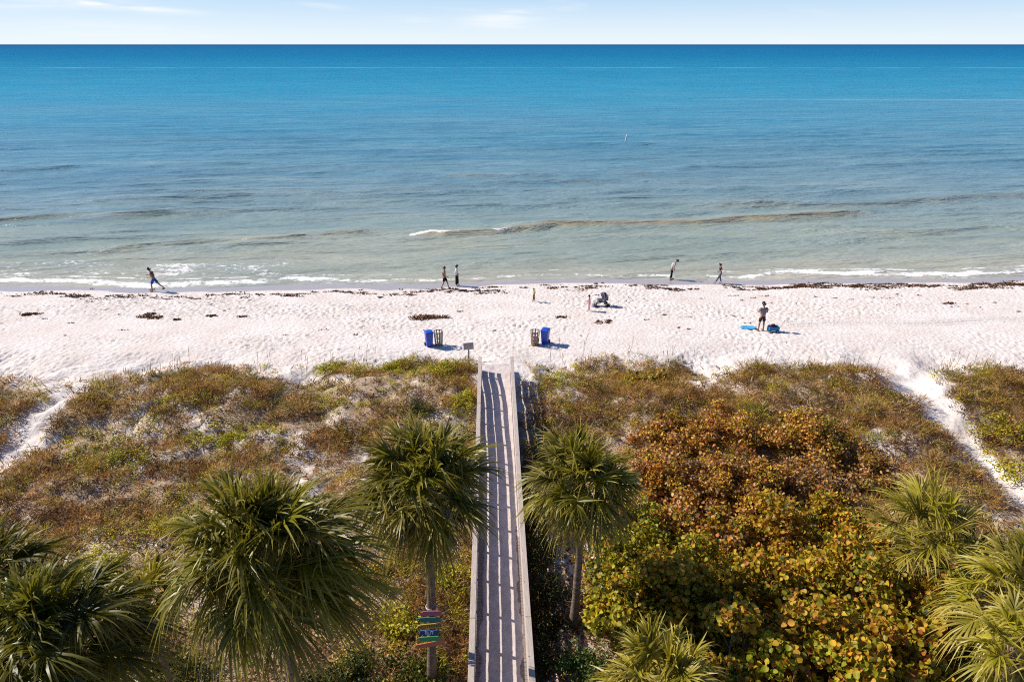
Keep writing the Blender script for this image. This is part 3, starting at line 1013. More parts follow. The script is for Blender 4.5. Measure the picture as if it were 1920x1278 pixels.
OTHERS = [
    ('dune_shrub', 1215, 712, 1.55, 0.8, 0.55, 1400, 0.14, GOLD[:3] + [(2, (0.34, 0.17, 0.05))], True, 'low yellow brown sea grape mat on the dune front right of the boardwalk'),
    ('dune_shrub', 1880, 805, 1.3, 0.9, 1.3, 1700, 0.12, GRAPEG[:3], False, 'round green bush beside the sandy path at the right edge'),
    ('dune_shrub', 1915, 880, 1.3, 0.9, 0.7, 900, 0.12, VINE, False, 'yellow green bush below the round bush at the right edge'),
    ('dune_shrub', 795, 762, 0.85, 0.6, 0.55, 700, 0.09, [(3, (0.045, 0.07, 0.016)), (1, (0.11, 0.14, 0.02))], False, 'small dark green shrub above the palm with the signs'),
    ('dune_shrub', 200, 862, 1.7, 0.9, 0.6, 1500, 0.09, VINE[:3] + [(2, (0.1, 0.1, 0.02))], False, 'low olive shrub on the left dune slope'),
    ('beach_vine', 640, 690, 1.6, 0.8, 0.36, 2200, 0.10, VINE, False, 'brightest yellow green vine mat at the sandy edge of the left dune'),
    ('beach_vine', 745, 688, 1.3, 0.8, 0.42, 2000, 0.10, VINE, False, 'green vine mat at the dune edge below the trash basket'),
    ('beach_vine', 850, 694, 1.2, 1.2, 0.5, 2600, 0.10, VINE, False, 'green vine mat against the beach end of the left railing'),
    ('beach_vine', 862, 752, 0.75, 1.0, 0.5, 1700, 0.09, VINE, False, 'vine patch along the middle of the left railing'),
    ('beach_vine', 1025, 712, 0.7, 0.7, 0.35, 700, 0.09, VINE, False, 'small vine patch just right of the beach end of the boardwalk'),
    ('beach_vine', 1090, 722, 1.1, 0.5, 0.3, 800, 0.09, VINE + BROWN[:1], False, 'creeping yellow green vine between the railing and the low sea grape mat'),
    ('beach_vine', 400, 820, 1.4, 0.7, 0.32, 1700, 0.085, VINE, False, 'yellow vine patch in the middle of the left dune'),
    ('beach_vine', 350, 745, 1.4, 0.6, 0.3, 900, 0.085, VINE + BROWN[:1], False, 'vine patch high on the left dune'),
    ('beach_vine', 325, 985, 1.2, 0.7, 0.38, 1700, 0.09, VINE, False, 'yellow green vine patch above the biggest palm'),
    ('beach_vine', 190, 1050, 1.0, 0.6, 0.35, 800, 0.09, VINE, False, 'sunny vine patch just above the bottom left palms'),
    ('beach_vine', 850, 1085, 0.75, 0.9, 0.55, 1300, 0.10, VINE, False, 'sunlit vine thicket between the sign palm and the railing'),
    ('beach_vine', 745, 1165, 0.85, 0.7, 0.6, 1300, 0.11, VINE, False, 'sunny yellow green vine clump just left of the sign planks'),
    ('beach_vine', 700, 1075, 0.9, 0.6, 0.45, 900, 0.10, VINE + BROWN[:2], False, 'mixed brown and green vine patch left of the trunk of the sign palm'),
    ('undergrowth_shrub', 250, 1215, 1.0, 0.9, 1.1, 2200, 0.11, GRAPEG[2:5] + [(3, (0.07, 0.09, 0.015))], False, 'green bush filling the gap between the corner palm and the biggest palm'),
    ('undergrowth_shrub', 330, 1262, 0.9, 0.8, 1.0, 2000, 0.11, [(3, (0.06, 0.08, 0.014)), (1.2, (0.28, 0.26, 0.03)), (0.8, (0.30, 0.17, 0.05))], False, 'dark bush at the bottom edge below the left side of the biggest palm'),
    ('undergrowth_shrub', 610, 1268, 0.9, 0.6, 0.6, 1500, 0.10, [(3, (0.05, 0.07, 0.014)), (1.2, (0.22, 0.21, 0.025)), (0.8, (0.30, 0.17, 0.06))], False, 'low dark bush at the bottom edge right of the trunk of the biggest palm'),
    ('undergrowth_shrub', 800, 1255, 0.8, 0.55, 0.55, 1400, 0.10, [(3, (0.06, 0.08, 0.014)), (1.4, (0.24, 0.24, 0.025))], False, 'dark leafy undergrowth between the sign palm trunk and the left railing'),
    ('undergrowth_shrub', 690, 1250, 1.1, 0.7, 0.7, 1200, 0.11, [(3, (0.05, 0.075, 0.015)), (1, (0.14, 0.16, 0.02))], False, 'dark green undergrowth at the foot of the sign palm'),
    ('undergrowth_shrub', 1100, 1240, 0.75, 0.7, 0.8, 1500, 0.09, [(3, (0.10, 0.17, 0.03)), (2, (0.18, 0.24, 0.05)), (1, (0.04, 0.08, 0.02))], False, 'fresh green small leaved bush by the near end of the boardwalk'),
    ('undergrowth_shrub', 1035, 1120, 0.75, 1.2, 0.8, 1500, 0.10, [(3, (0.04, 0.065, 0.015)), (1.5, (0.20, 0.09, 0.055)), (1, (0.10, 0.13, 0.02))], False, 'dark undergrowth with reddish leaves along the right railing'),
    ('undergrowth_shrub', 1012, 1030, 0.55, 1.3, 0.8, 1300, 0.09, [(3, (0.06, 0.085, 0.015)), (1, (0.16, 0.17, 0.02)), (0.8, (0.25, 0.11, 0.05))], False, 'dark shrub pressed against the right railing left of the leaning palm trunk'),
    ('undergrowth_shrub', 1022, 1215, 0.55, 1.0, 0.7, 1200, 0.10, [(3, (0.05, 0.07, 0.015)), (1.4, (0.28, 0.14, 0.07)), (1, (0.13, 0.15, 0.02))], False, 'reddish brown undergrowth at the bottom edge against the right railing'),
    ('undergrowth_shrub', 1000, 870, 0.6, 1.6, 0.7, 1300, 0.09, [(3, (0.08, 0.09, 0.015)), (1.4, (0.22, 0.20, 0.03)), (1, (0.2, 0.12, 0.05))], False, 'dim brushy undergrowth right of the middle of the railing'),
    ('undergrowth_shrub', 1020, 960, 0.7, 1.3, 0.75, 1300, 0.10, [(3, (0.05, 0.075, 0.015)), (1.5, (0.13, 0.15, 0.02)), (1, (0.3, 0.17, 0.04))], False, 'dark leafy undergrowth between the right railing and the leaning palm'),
]
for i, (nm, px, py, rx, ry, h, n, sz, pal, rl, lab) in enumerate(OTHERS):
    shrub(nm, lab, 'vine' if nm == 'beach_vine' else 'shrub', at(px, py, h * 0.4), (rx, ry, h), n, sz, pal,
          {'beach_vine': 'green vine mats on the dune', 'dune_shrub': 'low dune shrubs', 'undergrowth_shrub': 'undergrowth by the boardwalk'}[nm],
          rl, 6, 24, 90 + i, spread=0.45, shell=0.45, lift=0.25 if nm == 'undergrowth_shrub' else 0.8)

# ------------------------------------------------------------------ ground cover (nobody could count it)
def scatter(n, y0=9.8, y1=35.5, rng=RNG):
    y = rng.uniform(y0, y1, n)
    half = 0.76 * (y * cp + 6.0) + 7.0
    x = rng.uniform(-1, 1, n) * half
    # even density over the ground
    k = rng.random(n) < half / half.max()
    return x[k], y[k]


def cover_density(x, y):
    v = vegmask(x, y)
    a = fbm(x / 2.6, y / 2.0, 401, 4) + 0.03
    for px, py, r, g in ((1600, 830, 5.5, 0.16), (1560, 730, 5.0, 0.10), (1860, 740, 5.0, 0.14), (450, 705, 6.0, 0.08), (1350, 720, 4.0, 0.08), (230, 905, 3.5, -0.06), (60, 790, 2.0, -0.1), (420, 850, 2.0, -0.06)):
        q = P(px, py, 1.0)
        a = a + g * np.exp(-((x - q[0]) ** 2 + 1.6 * (y - q[1]) ** 2) / r ** 2)
    return v, a


def dune_grass():
    """shaggy mounds with bare sand between them"""
    x, y = scatter(13500)
    v, a = cover_density(x, y)
    keep = RNG.random(len(x)) < v * (0.16 + 0.95 * sstep(0.38, 0.60, a)) * (0.35 + 0.65 * sstep(13, 19, y))
    x, y, a = x[keep], y[keep], a[keep]
    n = len(x)
    z = height(x, y)
    r = RNG.uniform(0.12, 0.44, n) * (0.65 + 0.75 * sstep(0.42, 0.62, a))
    nb = np.clip((r * 250).astype(int), 22, 120)
    idx = np.repeat(np.arange(n), nb)
    m = len(idx)
    az = RNG.uniform(0, 2 * math.pi, m)
    q = np.sqrt(RNG.random(m))
    rr = r[idx]
    hgt = rr * RNG.uniform(0.9, 1.5, m)
    b = np.stack([x[idx] + np.cos(az) * q * rr, y[idx] + np.sin(az) * q * rr, z[idx] + hgt * 0.75 * np.sqrt(np.clip(1 - q * q, 0, 1)) * RNG.uniform(0.1, 1.0, m)], 1)
    out = np.stack([np.cos(az) * (0.25 + q), np.sin(az) * (0.25 + q), RNG.uniform(-0.15, 1.1, m)], 1) + RNG.normal(size=(m, 3)) * 0.45 + np.array([0.25, -0.05, 0])
    L = RNG.uniform(0.10, 0.30, m) * (0.6 + rr)
    tip = b + unit(out) * L[:, None]
    w = RNG.uniform(0.008, 0.019, m)[:, None]
    az2 = RNG.uniform(0, 2 * math.pi, m)
    s = np.stack([np.cos(az2), np.sin(az2), RNG.normal(size=m) * 0.4], 1) * w
    V = np.stack([b - s, b + s, tip], 1).reshape(-1, 3)
    pal = [(3, (0.42, 0.235, 0.075)), (2.0, (0.62, 0.42, 0.17)), (4.2, (0.15, 0.072, 0.026)), (1.3, (0.46, 0.37, 0.04)), (0.6, (0.14, 0.15, 0.02)), (1.6, (0.50, 0.27, 0.08))]
    tc = pick(pal, n, RNG, 0.25)
    c = tc[idx] * RNG.uniform(0.6, 1.4, (m, 1))
    o = mesh_np('dune_grass', V, [np.arange(len(V)).reshape(-1, 3)], M['grass'], None, np.repeat(np.clip(c, 0, 1), 3, 0))
    tag(o, 'shaggy dry brown and yellow grass clumps on the dunes', 'grass', None, 'stuff')


def ground_vines():
    x, y = scatter(13000)
    v, a = cover_density(x, y)
    g = fbm(x / 1.7, y / 1.3, 441, 4)
    keep = RNG.random(len(x)) < v * (0.06 + 0.94 * sstep(0.45, 0.54, g))
    x, y, g = x[keep], y[keep], g[keep]
    n = len(x)
    r = RNG.uniform(0.12, 0.42, n)
    nb = np.clip((r * 170).astype(int), 14, 64)
    idx = np.repeat(np.arange(n), nb)
    m = len(idx)
    z = height(x, y)
    off = unit(RNG.normal(size=(m, 3)))
    off[:, 2] = np.abs(off[:, 2])
    off = off * (RNG.random((m, 1)) ** 0.35) * r[idx][:, None] * np.array([1, 1, 0.75])
    cen = np.stack([x, y, z], 1)[idx] + off + np.array([0, 0, 0.02])
    nr = off / r[idx][:, None] + RNG.normal(size=(m, 3)) * 0.5 + np.array([0, 0, 0.9])
    vv, pl, k = leaves(cen, nr, RNG.uniform(0.045, 0.10, m), OVAL, OVAL_F)
    tc = pick([(3.6, (0.60, 0.54, 0.022)), (2.6, (0.38, 0.38, 0.018)), (1.8, (0.70, 0.55, 0.06)), (1.7, (0.08, 0.09, 0.012)), (1.3, (0.36, 0.20, 0.05))], n, RNG, 0.25)
    c = tc[idx] * RNG.uniform(0.65, 1.35, (m, 1))
    o = mesh_np('ground_cover', vv, pl, M['leaf'], None, np.repeat(np.clip(c, 0, 1), k, 0))
    tag(o, 'low leafy yellow green ground cover creeping over the dunes', 'ground cover', None, 'stuff')


def dry_litter():
    x, y = scatter(105000)
    v, a = cover_density(x, y)
    near_ = sstep(19, 12, y) if False else 1 - sstep(12, 19, y)
    keep = RNG.random(len(x)) < v * (0.55 + 0.45 * near_)
    x, y = x[keep], y[keep]
    n = len(x)
    z = height(x, y) + RNG.uniform(0.01, 0.08, n)
    az = RNG.uniform(0, 2 * math.pi, n)
    L = RNG.uniform(0.12, 0.45, n)
    d = np.stack([np.cos(az) * L, np.sin(az) * L, RNG.uniform(0.0, 0.14, n)], 1)
    w = np.where(RNG.random(n) < 0.25, RNG.uniform(0.02, 0.05, n), RNG.uniform(0.007, 0.016, n))
    s = np.stack([-np.sin(az) * w, np.cos(az) * w, np.zeros(n)], 1)
    p = np.stack([x, y, z], 1)
    V = np.stack([p - s, p + s, p + d + s * 0.4, p + d - s * 0.4], 1).reshape(-1, 3)
    c = pick([(3, (0.30, 0.18, 0.072)), (2, (0.54, 0.40, 0.22)), (2.6, (0.12, 0.066, 0.03)), (1, (0.52, 0.33, 0.13))], n, RNG, 0.3)
    o = mesh_np('plant_litter', V, [np.arange(len(V)).reshape(-1, 4)], M['grass'], None, np.repeat(c, 4, 0))
    tag(o, 'dead stalks and fallen leaves lying on the dune sand', 'litter', None, 'stuff')


def fallen_leaves():
    y = RNG.uniform(9.8, 19.5, 16000)
    x = RNG.uniform(-7.5, 2.6, 16000)
    k = (np.abs(x - bw_x(y)) > 0.9) & (RNG.random(len(x)) < 0.25 + 0.9 * sstep(0.4, 0.6, fbm(x / 1.3, y / 1.3, 471, 3)))
    x, y = x[k], y[k]
    n = len(x)
    c = np.stack([x, y, height(x, y) + RNG.uniform(0.015, 0.07, n)], 1)
    vv, pl, kk = leaves(c, RNG.normal(size=(n, 3)) * 0.45 + np.array([0, 0, 1]), RNG.uniform(0.07, 0.19, n), OVAL, OVAL_F)
    col = pick([(3, (0.42, 0.24, 0.13)), (2, (0.58, 0.40, 0.26)), (2, (0.24, 0.12, 0.06)), (0.8, (0.5, 0.2, 0.1))], n, RNG, 0.3)
    o = mesh_np('fallen_leaves', vv, pl, M['grass'], None, np.repeat(col, kk, 0))
    tag(o, 'brown fallen leaves covering the ground under the palms', 'leaf litter', None, 'stuff')


def sea_oats():
    ex = RNG.uniform(-30, 32, 300)
    ey = np.interp(ex, EDGE[:, 0], EDGE[:, 1]) + RNG.normal(size=300) * 0.8 - 0.3
    k = (np.abs(ex - bw_x(ey)) > 2.4) & (vnoise(ex / 3, ey / 3, 461) > 0.42) & (seg_dist(ex, ey, PATH_R) > 1.3)
    ex, ey = ex[k], ey[k]
    n = len(ex)
    ez = height(ex, ey)
    V, F = [], []
    for i in range(n):
        h = random.uniform(0.5, 1.25)
        lx, ly = random.uniform(-0.05, 0.4) * h * 0.5, random.uniform(-0.2, 0.2) * h * 0.5
        w = 0.006
        b = len(V)
        for t in (0, 0.4, 0.75, 1.0):
            px_, py_, pz_ = ex[i] + lx * t * t, ey[i] + ly * t * t, ez[i] + h * (t - 0.12 * t * t * t)
            ww = w * (1.0 if t < 0.7 else 2.4 if t < 0.9 else 0.5)
            V += [(px_ - ww, py_, pz_), (px_ + ww, py_, pz_)]
        F += [(b, b + 1, b + 3, b + 2), (b + 2, b + 3, b + 5, b + 4), (b + 4, b + 5, b + 7, b + 6)]
    c = np.tile(np.array((0.36, 0.26, 0.13)), (len(V), 1))
    o = mesh_np('sea_oats', np.array(V), [np.array(F)], M['grass'], None, c)
    tag(o, 'thin tall sea oat stalks along the dune edge', 'grass', None, 'stuff')


dune_grass()
ground_vines()
dry_litter()
sea_oats()
fallen_leaves()


# ------------------------------------------------------------------ seaweed
def weed_mass(cx, cy, a, b, n, rng, h=0.06):
    """flattened tangle of leaf scraps; a along the shore, b across"""
    th = rng.uniform(0, 2 * math.pi, n)
    t = np.stack([np.cos(th), np.sin(th)], 1) * np.sqrt(rng.random((n, 1)))
    lob = rng.normal(size=(5, 2)) * 0.42
    t = (t * rng.uniform(0.35, 0.6, 5)[np.arange(n) % 5][:, None] + lob[np.arange(n) % 5]) * np.array([a, b])
    x, y = cx + t[:, 0], cy + t[:, 1] + 0.037 * t[:, 0]
    z = height(x, y) + rng.uniform(0.01, h, n)
    nr = rng.normal(size=(n, 3)) * 0.5 + np.array([0, 0, 1])
    return leaves(np.stack([x, y, z], 1), nr, rng.uniform(0.07, 0.22, n), OVAL, OVAL_F, rng=rng)


def wrack():
    rng = np.random.default_rng(500)
    V, F3, K, N = [], [], 0, 0
    cols = []
    for i in range(430):
        x = rng.uniform(-43, 43)
        d = fbm(np.array([x / 5.0]), np.array([0.5]), 511, 3)[0]
        strong = 0.25 + 0.75 * sstep(5, 20, x)
        if rng.random() > (0.22 + 1.15 * strong * sstep(0.36, 0.6, d)):
            continue
        y = shore(x) - 2.35 - 0.25 * sstep(0, 1, (10 - x) / 30) + rng.normal() * 0.34 + 0.3 * math.sin(x * 0.9)
        n = int(rng.uniform(14, 60) * (0.55 + 0.6 * strong))
        v, pl, k = weed_mass(x, y, rng.uniform(0.3, 1.0), rng.uniform(0.06, 0.22), n, rng)
        V.append(v)
        F3 += [p + K for p in pl]
        K += len(v)
        N += n
        cols.append(np.repeat(pick([(3, (0.13, 0.062, 0.034)), (2, (0.21, 0.11, 0.06)), (1, (0.07, 0.038, 0.024))], n, rng, 0.3), k, 0))
    # scattered scraps higher up the beach
    for i in range(130):
        x, y = rng.uniform(-40, 40), rng.uniform(37, 47.5)
        if vnoise(np.array([x / 4]), np.array([y / 2.5]), 521)[0] < 0.52: continue
        n = int(rng.uniform(3, 12))
        v, pl, k = weed_mass(x, y, rng.uniform(0.1, 0.4), rng.uniform(0.04, 0.12), n, rng, 0.04)
        V.append(v)
        F3 += [p + K for p in pl]
        K += len(v)
        cols.append(np.repeat(pick([(3, (0.12, 0.065, 0.042)), (2, (0.2, 0.12, 0.08))], n, rng, 0.3), k, 0))
    o = mesh_np('wrack_line', np.concatenate(V), [np.concatenate(F3)], M['weed'], None, np.concatenate(cols))
    tag(o, 'dark line of washed up seaweed along the tide mark', 'seaweed', None, 'stuff')


wrack()
WEEDS = [(797, 598, 1.5, 0.55, 620, 'largest brown seaweed pile, above the left bins'),
         (290, 592, 0.85, 0.5, 420, 'dark seaweed clump in the middle of the left beach'),
         (56, 588, 0.8, 0.35, 240, 'seaweed clump near the left edge of the beach'),
         (330, 600, 0.3, 0.2, 60, 'tiny seaweed clump right below the dark clump on the left beach'),
         (452, 595, 0.35, 0.2, 70, 'small seaweed scrap alone between the dark clump and the largest pile'),
         (388, 592, 0.45, 0.2, 90, 'small flat seaweed scrap just right of the dark clump on the left beach'),
         (1130, 608, 0.5, 0.3, 110, 'faint reddish seaweed scraps below the pushchair'),
         (1778, 568, 0.5, 0.25, 100, 'seaweed scrap on the right beach nearest the right edge'),
         (1055, 598, 0.4, 0.22, 80, 'small seaweed tuft above the right bins')]
for i, (px, py, a, b, n, lab) in enumerate(WEEDS):
    rng = np.random.default_rng(560 + i)
    p = P(px, py, 0.45)
    p[2] = gz(p[0], p[1])
    v, pl, k = weed_mass(p[0], p[1], a, b, n, rng, 0.16 if i == 0 else 0.09)
    o = mesh_np('seaweed_clump', v - p, pl, M['weed'], None, np.repeat(pick([(3, (0.17, 0.085, 0.045)), (2, (0.26, 0.14, 0.08)), (1, (0.09, 0.048, 0.03))], n, rng, 0.3), k, 0))
    o.location = p
    tag(o, lab, 'seaweed', 'seaweed clumps on the beach')


# ------------------------------------------------------------------ boardwalk
def boardwalk():
    ang = math.atan(0.0292)
    y0 = BW_Y0
    o3 = np.array([bw_x(y0), y0, 0.0])
    root = empty('boardwalk', 'weathered wooden boardwalk with plank railings running over the dune to the beach', 'boardwalk', o3, ang)
    Ltot = (BW_Y1 - y0) / math.cos(ang)
    dz = lambda s: deck_z(y0 + s * math.cos(ang))
    slope = math.atan(0.033)
    tilt = Matrix.Rotation(slope, 3, 'X')
    # planks of the walking surface
    mb = MB()
    s = 0.0
    while s < Ltot:
        w = 0.138
        mb.box((random.uniform(-0.012, 0.012), s + w / 2, dz(s) - 0.019 + random.uniform(-0.003, 0.003)), (1.52, w - 0.010, 0.038), tilt)
        s += w
    mb.build('deck', M['deck_wood'], root)
    mb = MB()
    for x in (-0.62, 0.0, 0.62):
        mb.box((x, Ltot / 2, dz(Ltot / 2) - 0.14), (0.045, Ltot - 0.1, 0.19), tilt)
    mb.build('joists', M['weathered'], root)
    # drifted sand on the deck, thicker towards the beach
    nx, ny = 33, 360
    xs = np.linspace(-0.70, 0.70, nx)
    ss = np.linspace(0, Ltot + 0.7, ny)
    XS, SS = np.meshgrid(xs, ss)
    th = 0.012 + 0.14 * sstep(11, 19.3, SS) + 0.18 * sstep(17.4, 20.8, SS)
    ed = np.abs(XS)
    bare = sstep(0.48, 0.68, ed + (fbm(XS / 0.2, SS / 0.7, 601, 3) - 0.5) * 0.30) * (1 - sstep(9.0, 12.5, SS + np.where(XS > 0, 2.6, -0.5)))
    ZZ = np.array([dz(v) for v in ss])[:, None] + th + (fbm(XS / 0.5, SS / 0.9, 603, 3) - 0.5) * 0.05 * (0.4 + th * 5) + (fbm(XS / 0.12, SS / 0.12, 605, 2) - 0.5) * 0.012 - bare * 0.05
    so = mesh_np('drifted_sand', np.stack([XS, SS, ZZ], -1).reshape(-1, 3), [grid_polys(nx, ny)], M['deck_sand'], root, smooth=True)
    # railings
    post_s = [0.35 + 1.31 * i for i in range(int((Ltot - 0.3) / 1.31) + 1)]
    for sd in (-1, 1):
        xin = sd * 0.735
        for ps in post_s:
            po = MB().box((xin + sd * 0.065, ps, dz(ps) + 0.28), (0.088, 0.088, 1.52)).build('post', M['weathered'], root, bevel=0.006)
            if sd > 0:
                MB().tube([(xin - 0.030, ps, dz(ps) + 1.02), (xin - 0.016, ps, dz(ps) + 1.02)], 0.018, 8).build('bolt', M['steel'], po)
            MB().tube([(xin, ps, dz(ps) + 1.100), (xin, ps, dz(ps) + 1.110)], 0.014, 8).build('bolt', M['steel'], po)
        # three wide side boards, in lengths that butt at the posts
        for z0, z1 in ((0.03, 0.27), (0.345, 0.585), (0.645, 0.875)):
            mb = MB()
            a = 0.0
            k = 0
            while a < Ltot - 0.05:
                b = min(Ltot, 0.35 + 1.31 * (3 * (k + 1)) + 0.0)
                m_ = (a + b) / 2
                mb.box((xin, m_, dz(m_) + (z0 + z1) / 2 + random.uniform(-0.006, 0.006)), (0.036, b - a - 0.006, z1 - z0), tilt)
                a = b
                k += 1
            mb.build('side_board', M['rail_wood'], root, bevel=0.004)
        mb = MB()
        mc = MB()
        a = 0.0
        k = 0
        while a < Ltot - 0.05:
            b = min(Ltot, 0.35 + 1.31 * (3 * (k + 1)))
            m_ = (a + b) / 2
            wob = random.uniform(-0.006, 0.006)
            mb.box((xin, m_, dz(m_) + 1.02), (0.036, b - a - 0.006, 0.09), tilt)
            mc.box((xin + sd * 0.045 + wob, m_, dz(m_) + 1.084), (0.165, b - a - 0.008, 0.037), tilt)
            a = b
            k += 1
        mb.build('top_rail', M['rail_wood'], root, bevel=0.004)
        mc.build('cap_rail', M['rail_wood'], root, bevel=0.006)
    return root


def deck_sand_material():
    t = NT('deck_sand')
    p = t.objco()
    n = t.noise(p, 3.0, 5, 0.6)
    n2 = t.noise(p, 30, 3, 0.6)
    c = t.mix(t.ramp(n, [(0.35, 0), (0.65, 1)]), (0.48, 0.41, 0.385), (0.60, 0.53, 0.505))
    c = t.mix(t.ramp(n2, [(0.6, 0.0), (0.72, 0.5)]), c, (0.35, 0.29, 0.27))
    return t.done(t.bsdf(c, 0.95, 0.1, t.bump(n2, 0.5, 0.015)))


M['deck_sand'] = deck_sand_material()
boardwalk()


# ------------------------------------------------------------------ painted planks on the palm
def paint(name, c, worn=(0.42, 0.34, 0.26), amt=0.35):
    t = NT(name)
    v = t.objco()
    n = t.noise(t.scalevec(v, (3, 10, 14)), 1.6, 5, 0.7, 0.3)
    col = t.mix(t.ramp(n, [(0.55, 0.0), (0.68, amt)]), c, worn)
    n2 = t.noise(v, 5, 3, 0.5)
    col = t.mix(t.math('MULTIPLY', n2, 0.5), col, (0.5, 0.5, 0.5), 'MULTIPLY')
    return t.done(t.bsdf(col, 0.65, 0.3, t.bump(n, 0.3, 0.004)))


def text_part(txt, size, mat, parent, loc, rot):
    cu = bpy.data.curves.new('lettering', 'FONT')
    cu.body = txt
    cu.size = size
    cu.extrude = 0.0025
    cu.offset = 0.0018
    cu.align_x = 'CENTER'
    cu.align_y = 'CENTER'
    tmp = bpy.data.objects.new('lettering_curve', cu)
    C.objects.link(tmp)
    dg = bpy.context.evaluated_depsgraph_get()
    me = bpy.data.meshes.new_from_object(tmp.evaluated_get(dg))
    bpy.data.objects.remove(tmp)
    bpy.data.curves.remove(cu)
    me.name = 'lettering'
    me.materials.clear()
    me.materials.append(mat)
    o = bpy.data.objects.new('lettering', me)
    o.location = loc
    o.rotation_euler = rot
    return link(o, parent)


PLANKS = [
    ('faded pink plank with a notched left end, topmost on the sign palm', 1149, 787, 828, (0.36, 0.10, 0.15), [(-.5, -.5), (-.44, .25), (-.36, .35), (-.33, .5), (.5, .5), (.46, 0), (.5, -.5)], 5, None),
    ('teal plank pointing left, second from the top on the sign palm', 1161, 780, 828, (0.012, 0.17, 0.15), [(-.5, .2), (-.34, .42), (-.32, .5), (.4, .5), (.5, .1), (.45, -.45), (-.28, -.5), (-.36, -.1)], 3, None),
    ('yellow plank reading NOTHING, pointing left', 1173, 779, 832, (0.46, 0.32, 0.05), [(-.5, -.2), (-.36, .45), (-.3, .5), (.5, .5), (.44, .0), (.47, -.5), (-.36, -.5), (-.42, -.3)], 3, ('NOTHING', (0.10, 0.05, 0.02))),
    ('dark blue plank reading BUT in white', 1185, 785, 826, (0.018, 0.06, 0.22), [(-.5, -.4), (-.44, 0), (-.46, .35), (-.36, .5), (.42, .5), (.5, .15), (.36, -.45), (-.4, -.5)], 6, ('BUT', (0.55, 0.55, 0.60))),
    ('green plank with worn paint, second from the bottom on the sign palm', 1197, 783, 826, (0.05, 0.27, 0.11), [(-.5, .3), (-.4, .5), (.42, .5), (.5, .1), (.44, -.5), (-.3, -.5), (-.42, -.2)], 5, None),
    ('orange plank with a pointed left end, longest and lowest on the sign palm', 1207, 776, 836, (0.48, 0.15, 0.06), [(-.5, -.1), (-.42, .4), (.3, .5), (.42, .8), (.5, .3), (.48, -.4), (.3, -.45), (-.4, -.5)], 9, None),
]
for i, (lab, py, x0, x1, c, outl, deg, txt) in enumerate(PLANKS):
    Df = SP_D - 0.165
    p = PD((x0 + x1) / 2, py, Df)
    scale = (Df * cp + (CAM_H - p[2]) * sp) / FPX
    w = (x1 - x0) * scale
    hgt = 0.145
    root = empty('sign_plank', lab, 'sign', p, 0, 'painted planks nailed to the palm')
    root.rotation_euler = (R(-6), R(-deg), R(random.uniform(-6, 6)))
    MB().prism([(a * w, b * hgt) for a, b in outl], -0.012, 0.012).build('board', paint('sign_paint', c, amt=0.95 if 'worn' in lab else 0.6), root, bevel=0.002)
    if txt:
        text_part(txt[0], 0.128, mat_plain('letter_paint', txt[1], 0.7, 0.2, 0.1), root, (0.0, -0.0165, -0.004), (math.pi / 2, 0, 0))
# the pale rope tied round the trunk above the planks
pr_ = PD(803, 1138, SP_D)
mb = MB()
for dz_ in (0.0, 0.022):
    mb.tube([(0.138 * math.cos(a), 0.138 * math.sin(a), dz_ + 0.01 * math.sin(a * 2)) for a in np.linspace(0, 2 * math.pi, 25)], 0.012, 6, cap=False)
o = mb.build('rope', mat_plain('pale_rope', (0.5, 0.46, 0.44), 0.8, 0.2, 0.2, 40), None, smooth=True)
tf_ = (pr_[2] - sp_b[2]) / (sp_c[2] - sp_b[2])
be_ = math.sin(tf_ * math.pi) * 0.06
o.location = (sp_b[0] + (sp_c[0] - sp_b[0]) * tf_ + be_, SP_D + be_ * 0.4, pr_[2])
tag(o, 'pale rope tied round the palm trunk above the sign planks', 'rope')


# ------------------------------------------------------------------ bins, baskets, notice board
def cart(label, px, py, rz, tilt=0.0):
    p = P(px, py, 0.7)
    p[2] = gz(p[0], p[1]) - 0.03
    root = empty('recycling_cart', label, 'bin', p, rz, 'blue wheeled bins by the beach access')
    root.rotation_euler = (tilt, tilt * 0.4, rz)
    root.scale = (0.86, 0.86, 0.90)
    mb = MB()
    b = len(mb.v)
    prof = [(0.19, 0.21, 0.06), (0.205, 0.225, 0.30), (0.24, 0.27, 0.95), (0.26, 0.29, 0.97), (0.26, 0.29, 1.0)]
    for hx, hy, z in prof:
        for sx_, sy_ in ((-1, -1), (1, -1), (1, 1), (-1, 1)):
            mb.v.append((sx_ * hx, sy_ * hy, z))
    for i in range(len(prof) - 1):
        for k in range(4):
            k2 = (k + 1) % 4
            mb.f.append((b + i * 4 + k, b + i * 4 + k2, b + i * 4 + 4 + k2, b + i * 4 + 4 + k))
    mb.f.append((b + 3, b + 2, b + 1, b))
    e = b + (len(prof) - 1) * 4
    mb.f.append((e, e + 1, e + 2, e + 3))
    mb.build('body', M['blue_plastic'], root, bevel=0.015)
    mb = MB()
    mb.box((0, -0.01, 1.025), (0.54, 0.62, 0.05), None, 0.93)
    mb.box((0, -0.02, 1.06), (0.42, 0.46, 0.03), None, 0.85)
    mb.build('lid', M['blue_plastic'], root, bevel=0.012)
    mb = MB()
    mb.tube([(-0.2, 0.28, 0.95), (-0.2, 0.36, 0.99), (0.2, 0.36, 0.99), (0.2, 0.28, 0.95)], 0.018, 8)
    mb.build('handle', M['blue_plastic'], root, smooth=True)
    for s_ in (-1, 1):
        mb = MB()
        mb.tube([(s_ * 0.205, 0.23, 0.12), (s_ * 0.255, 0.23, 0.12)], 0.12, 18)
        mb.build('wheel', M['black_rubber'], root)
    return root


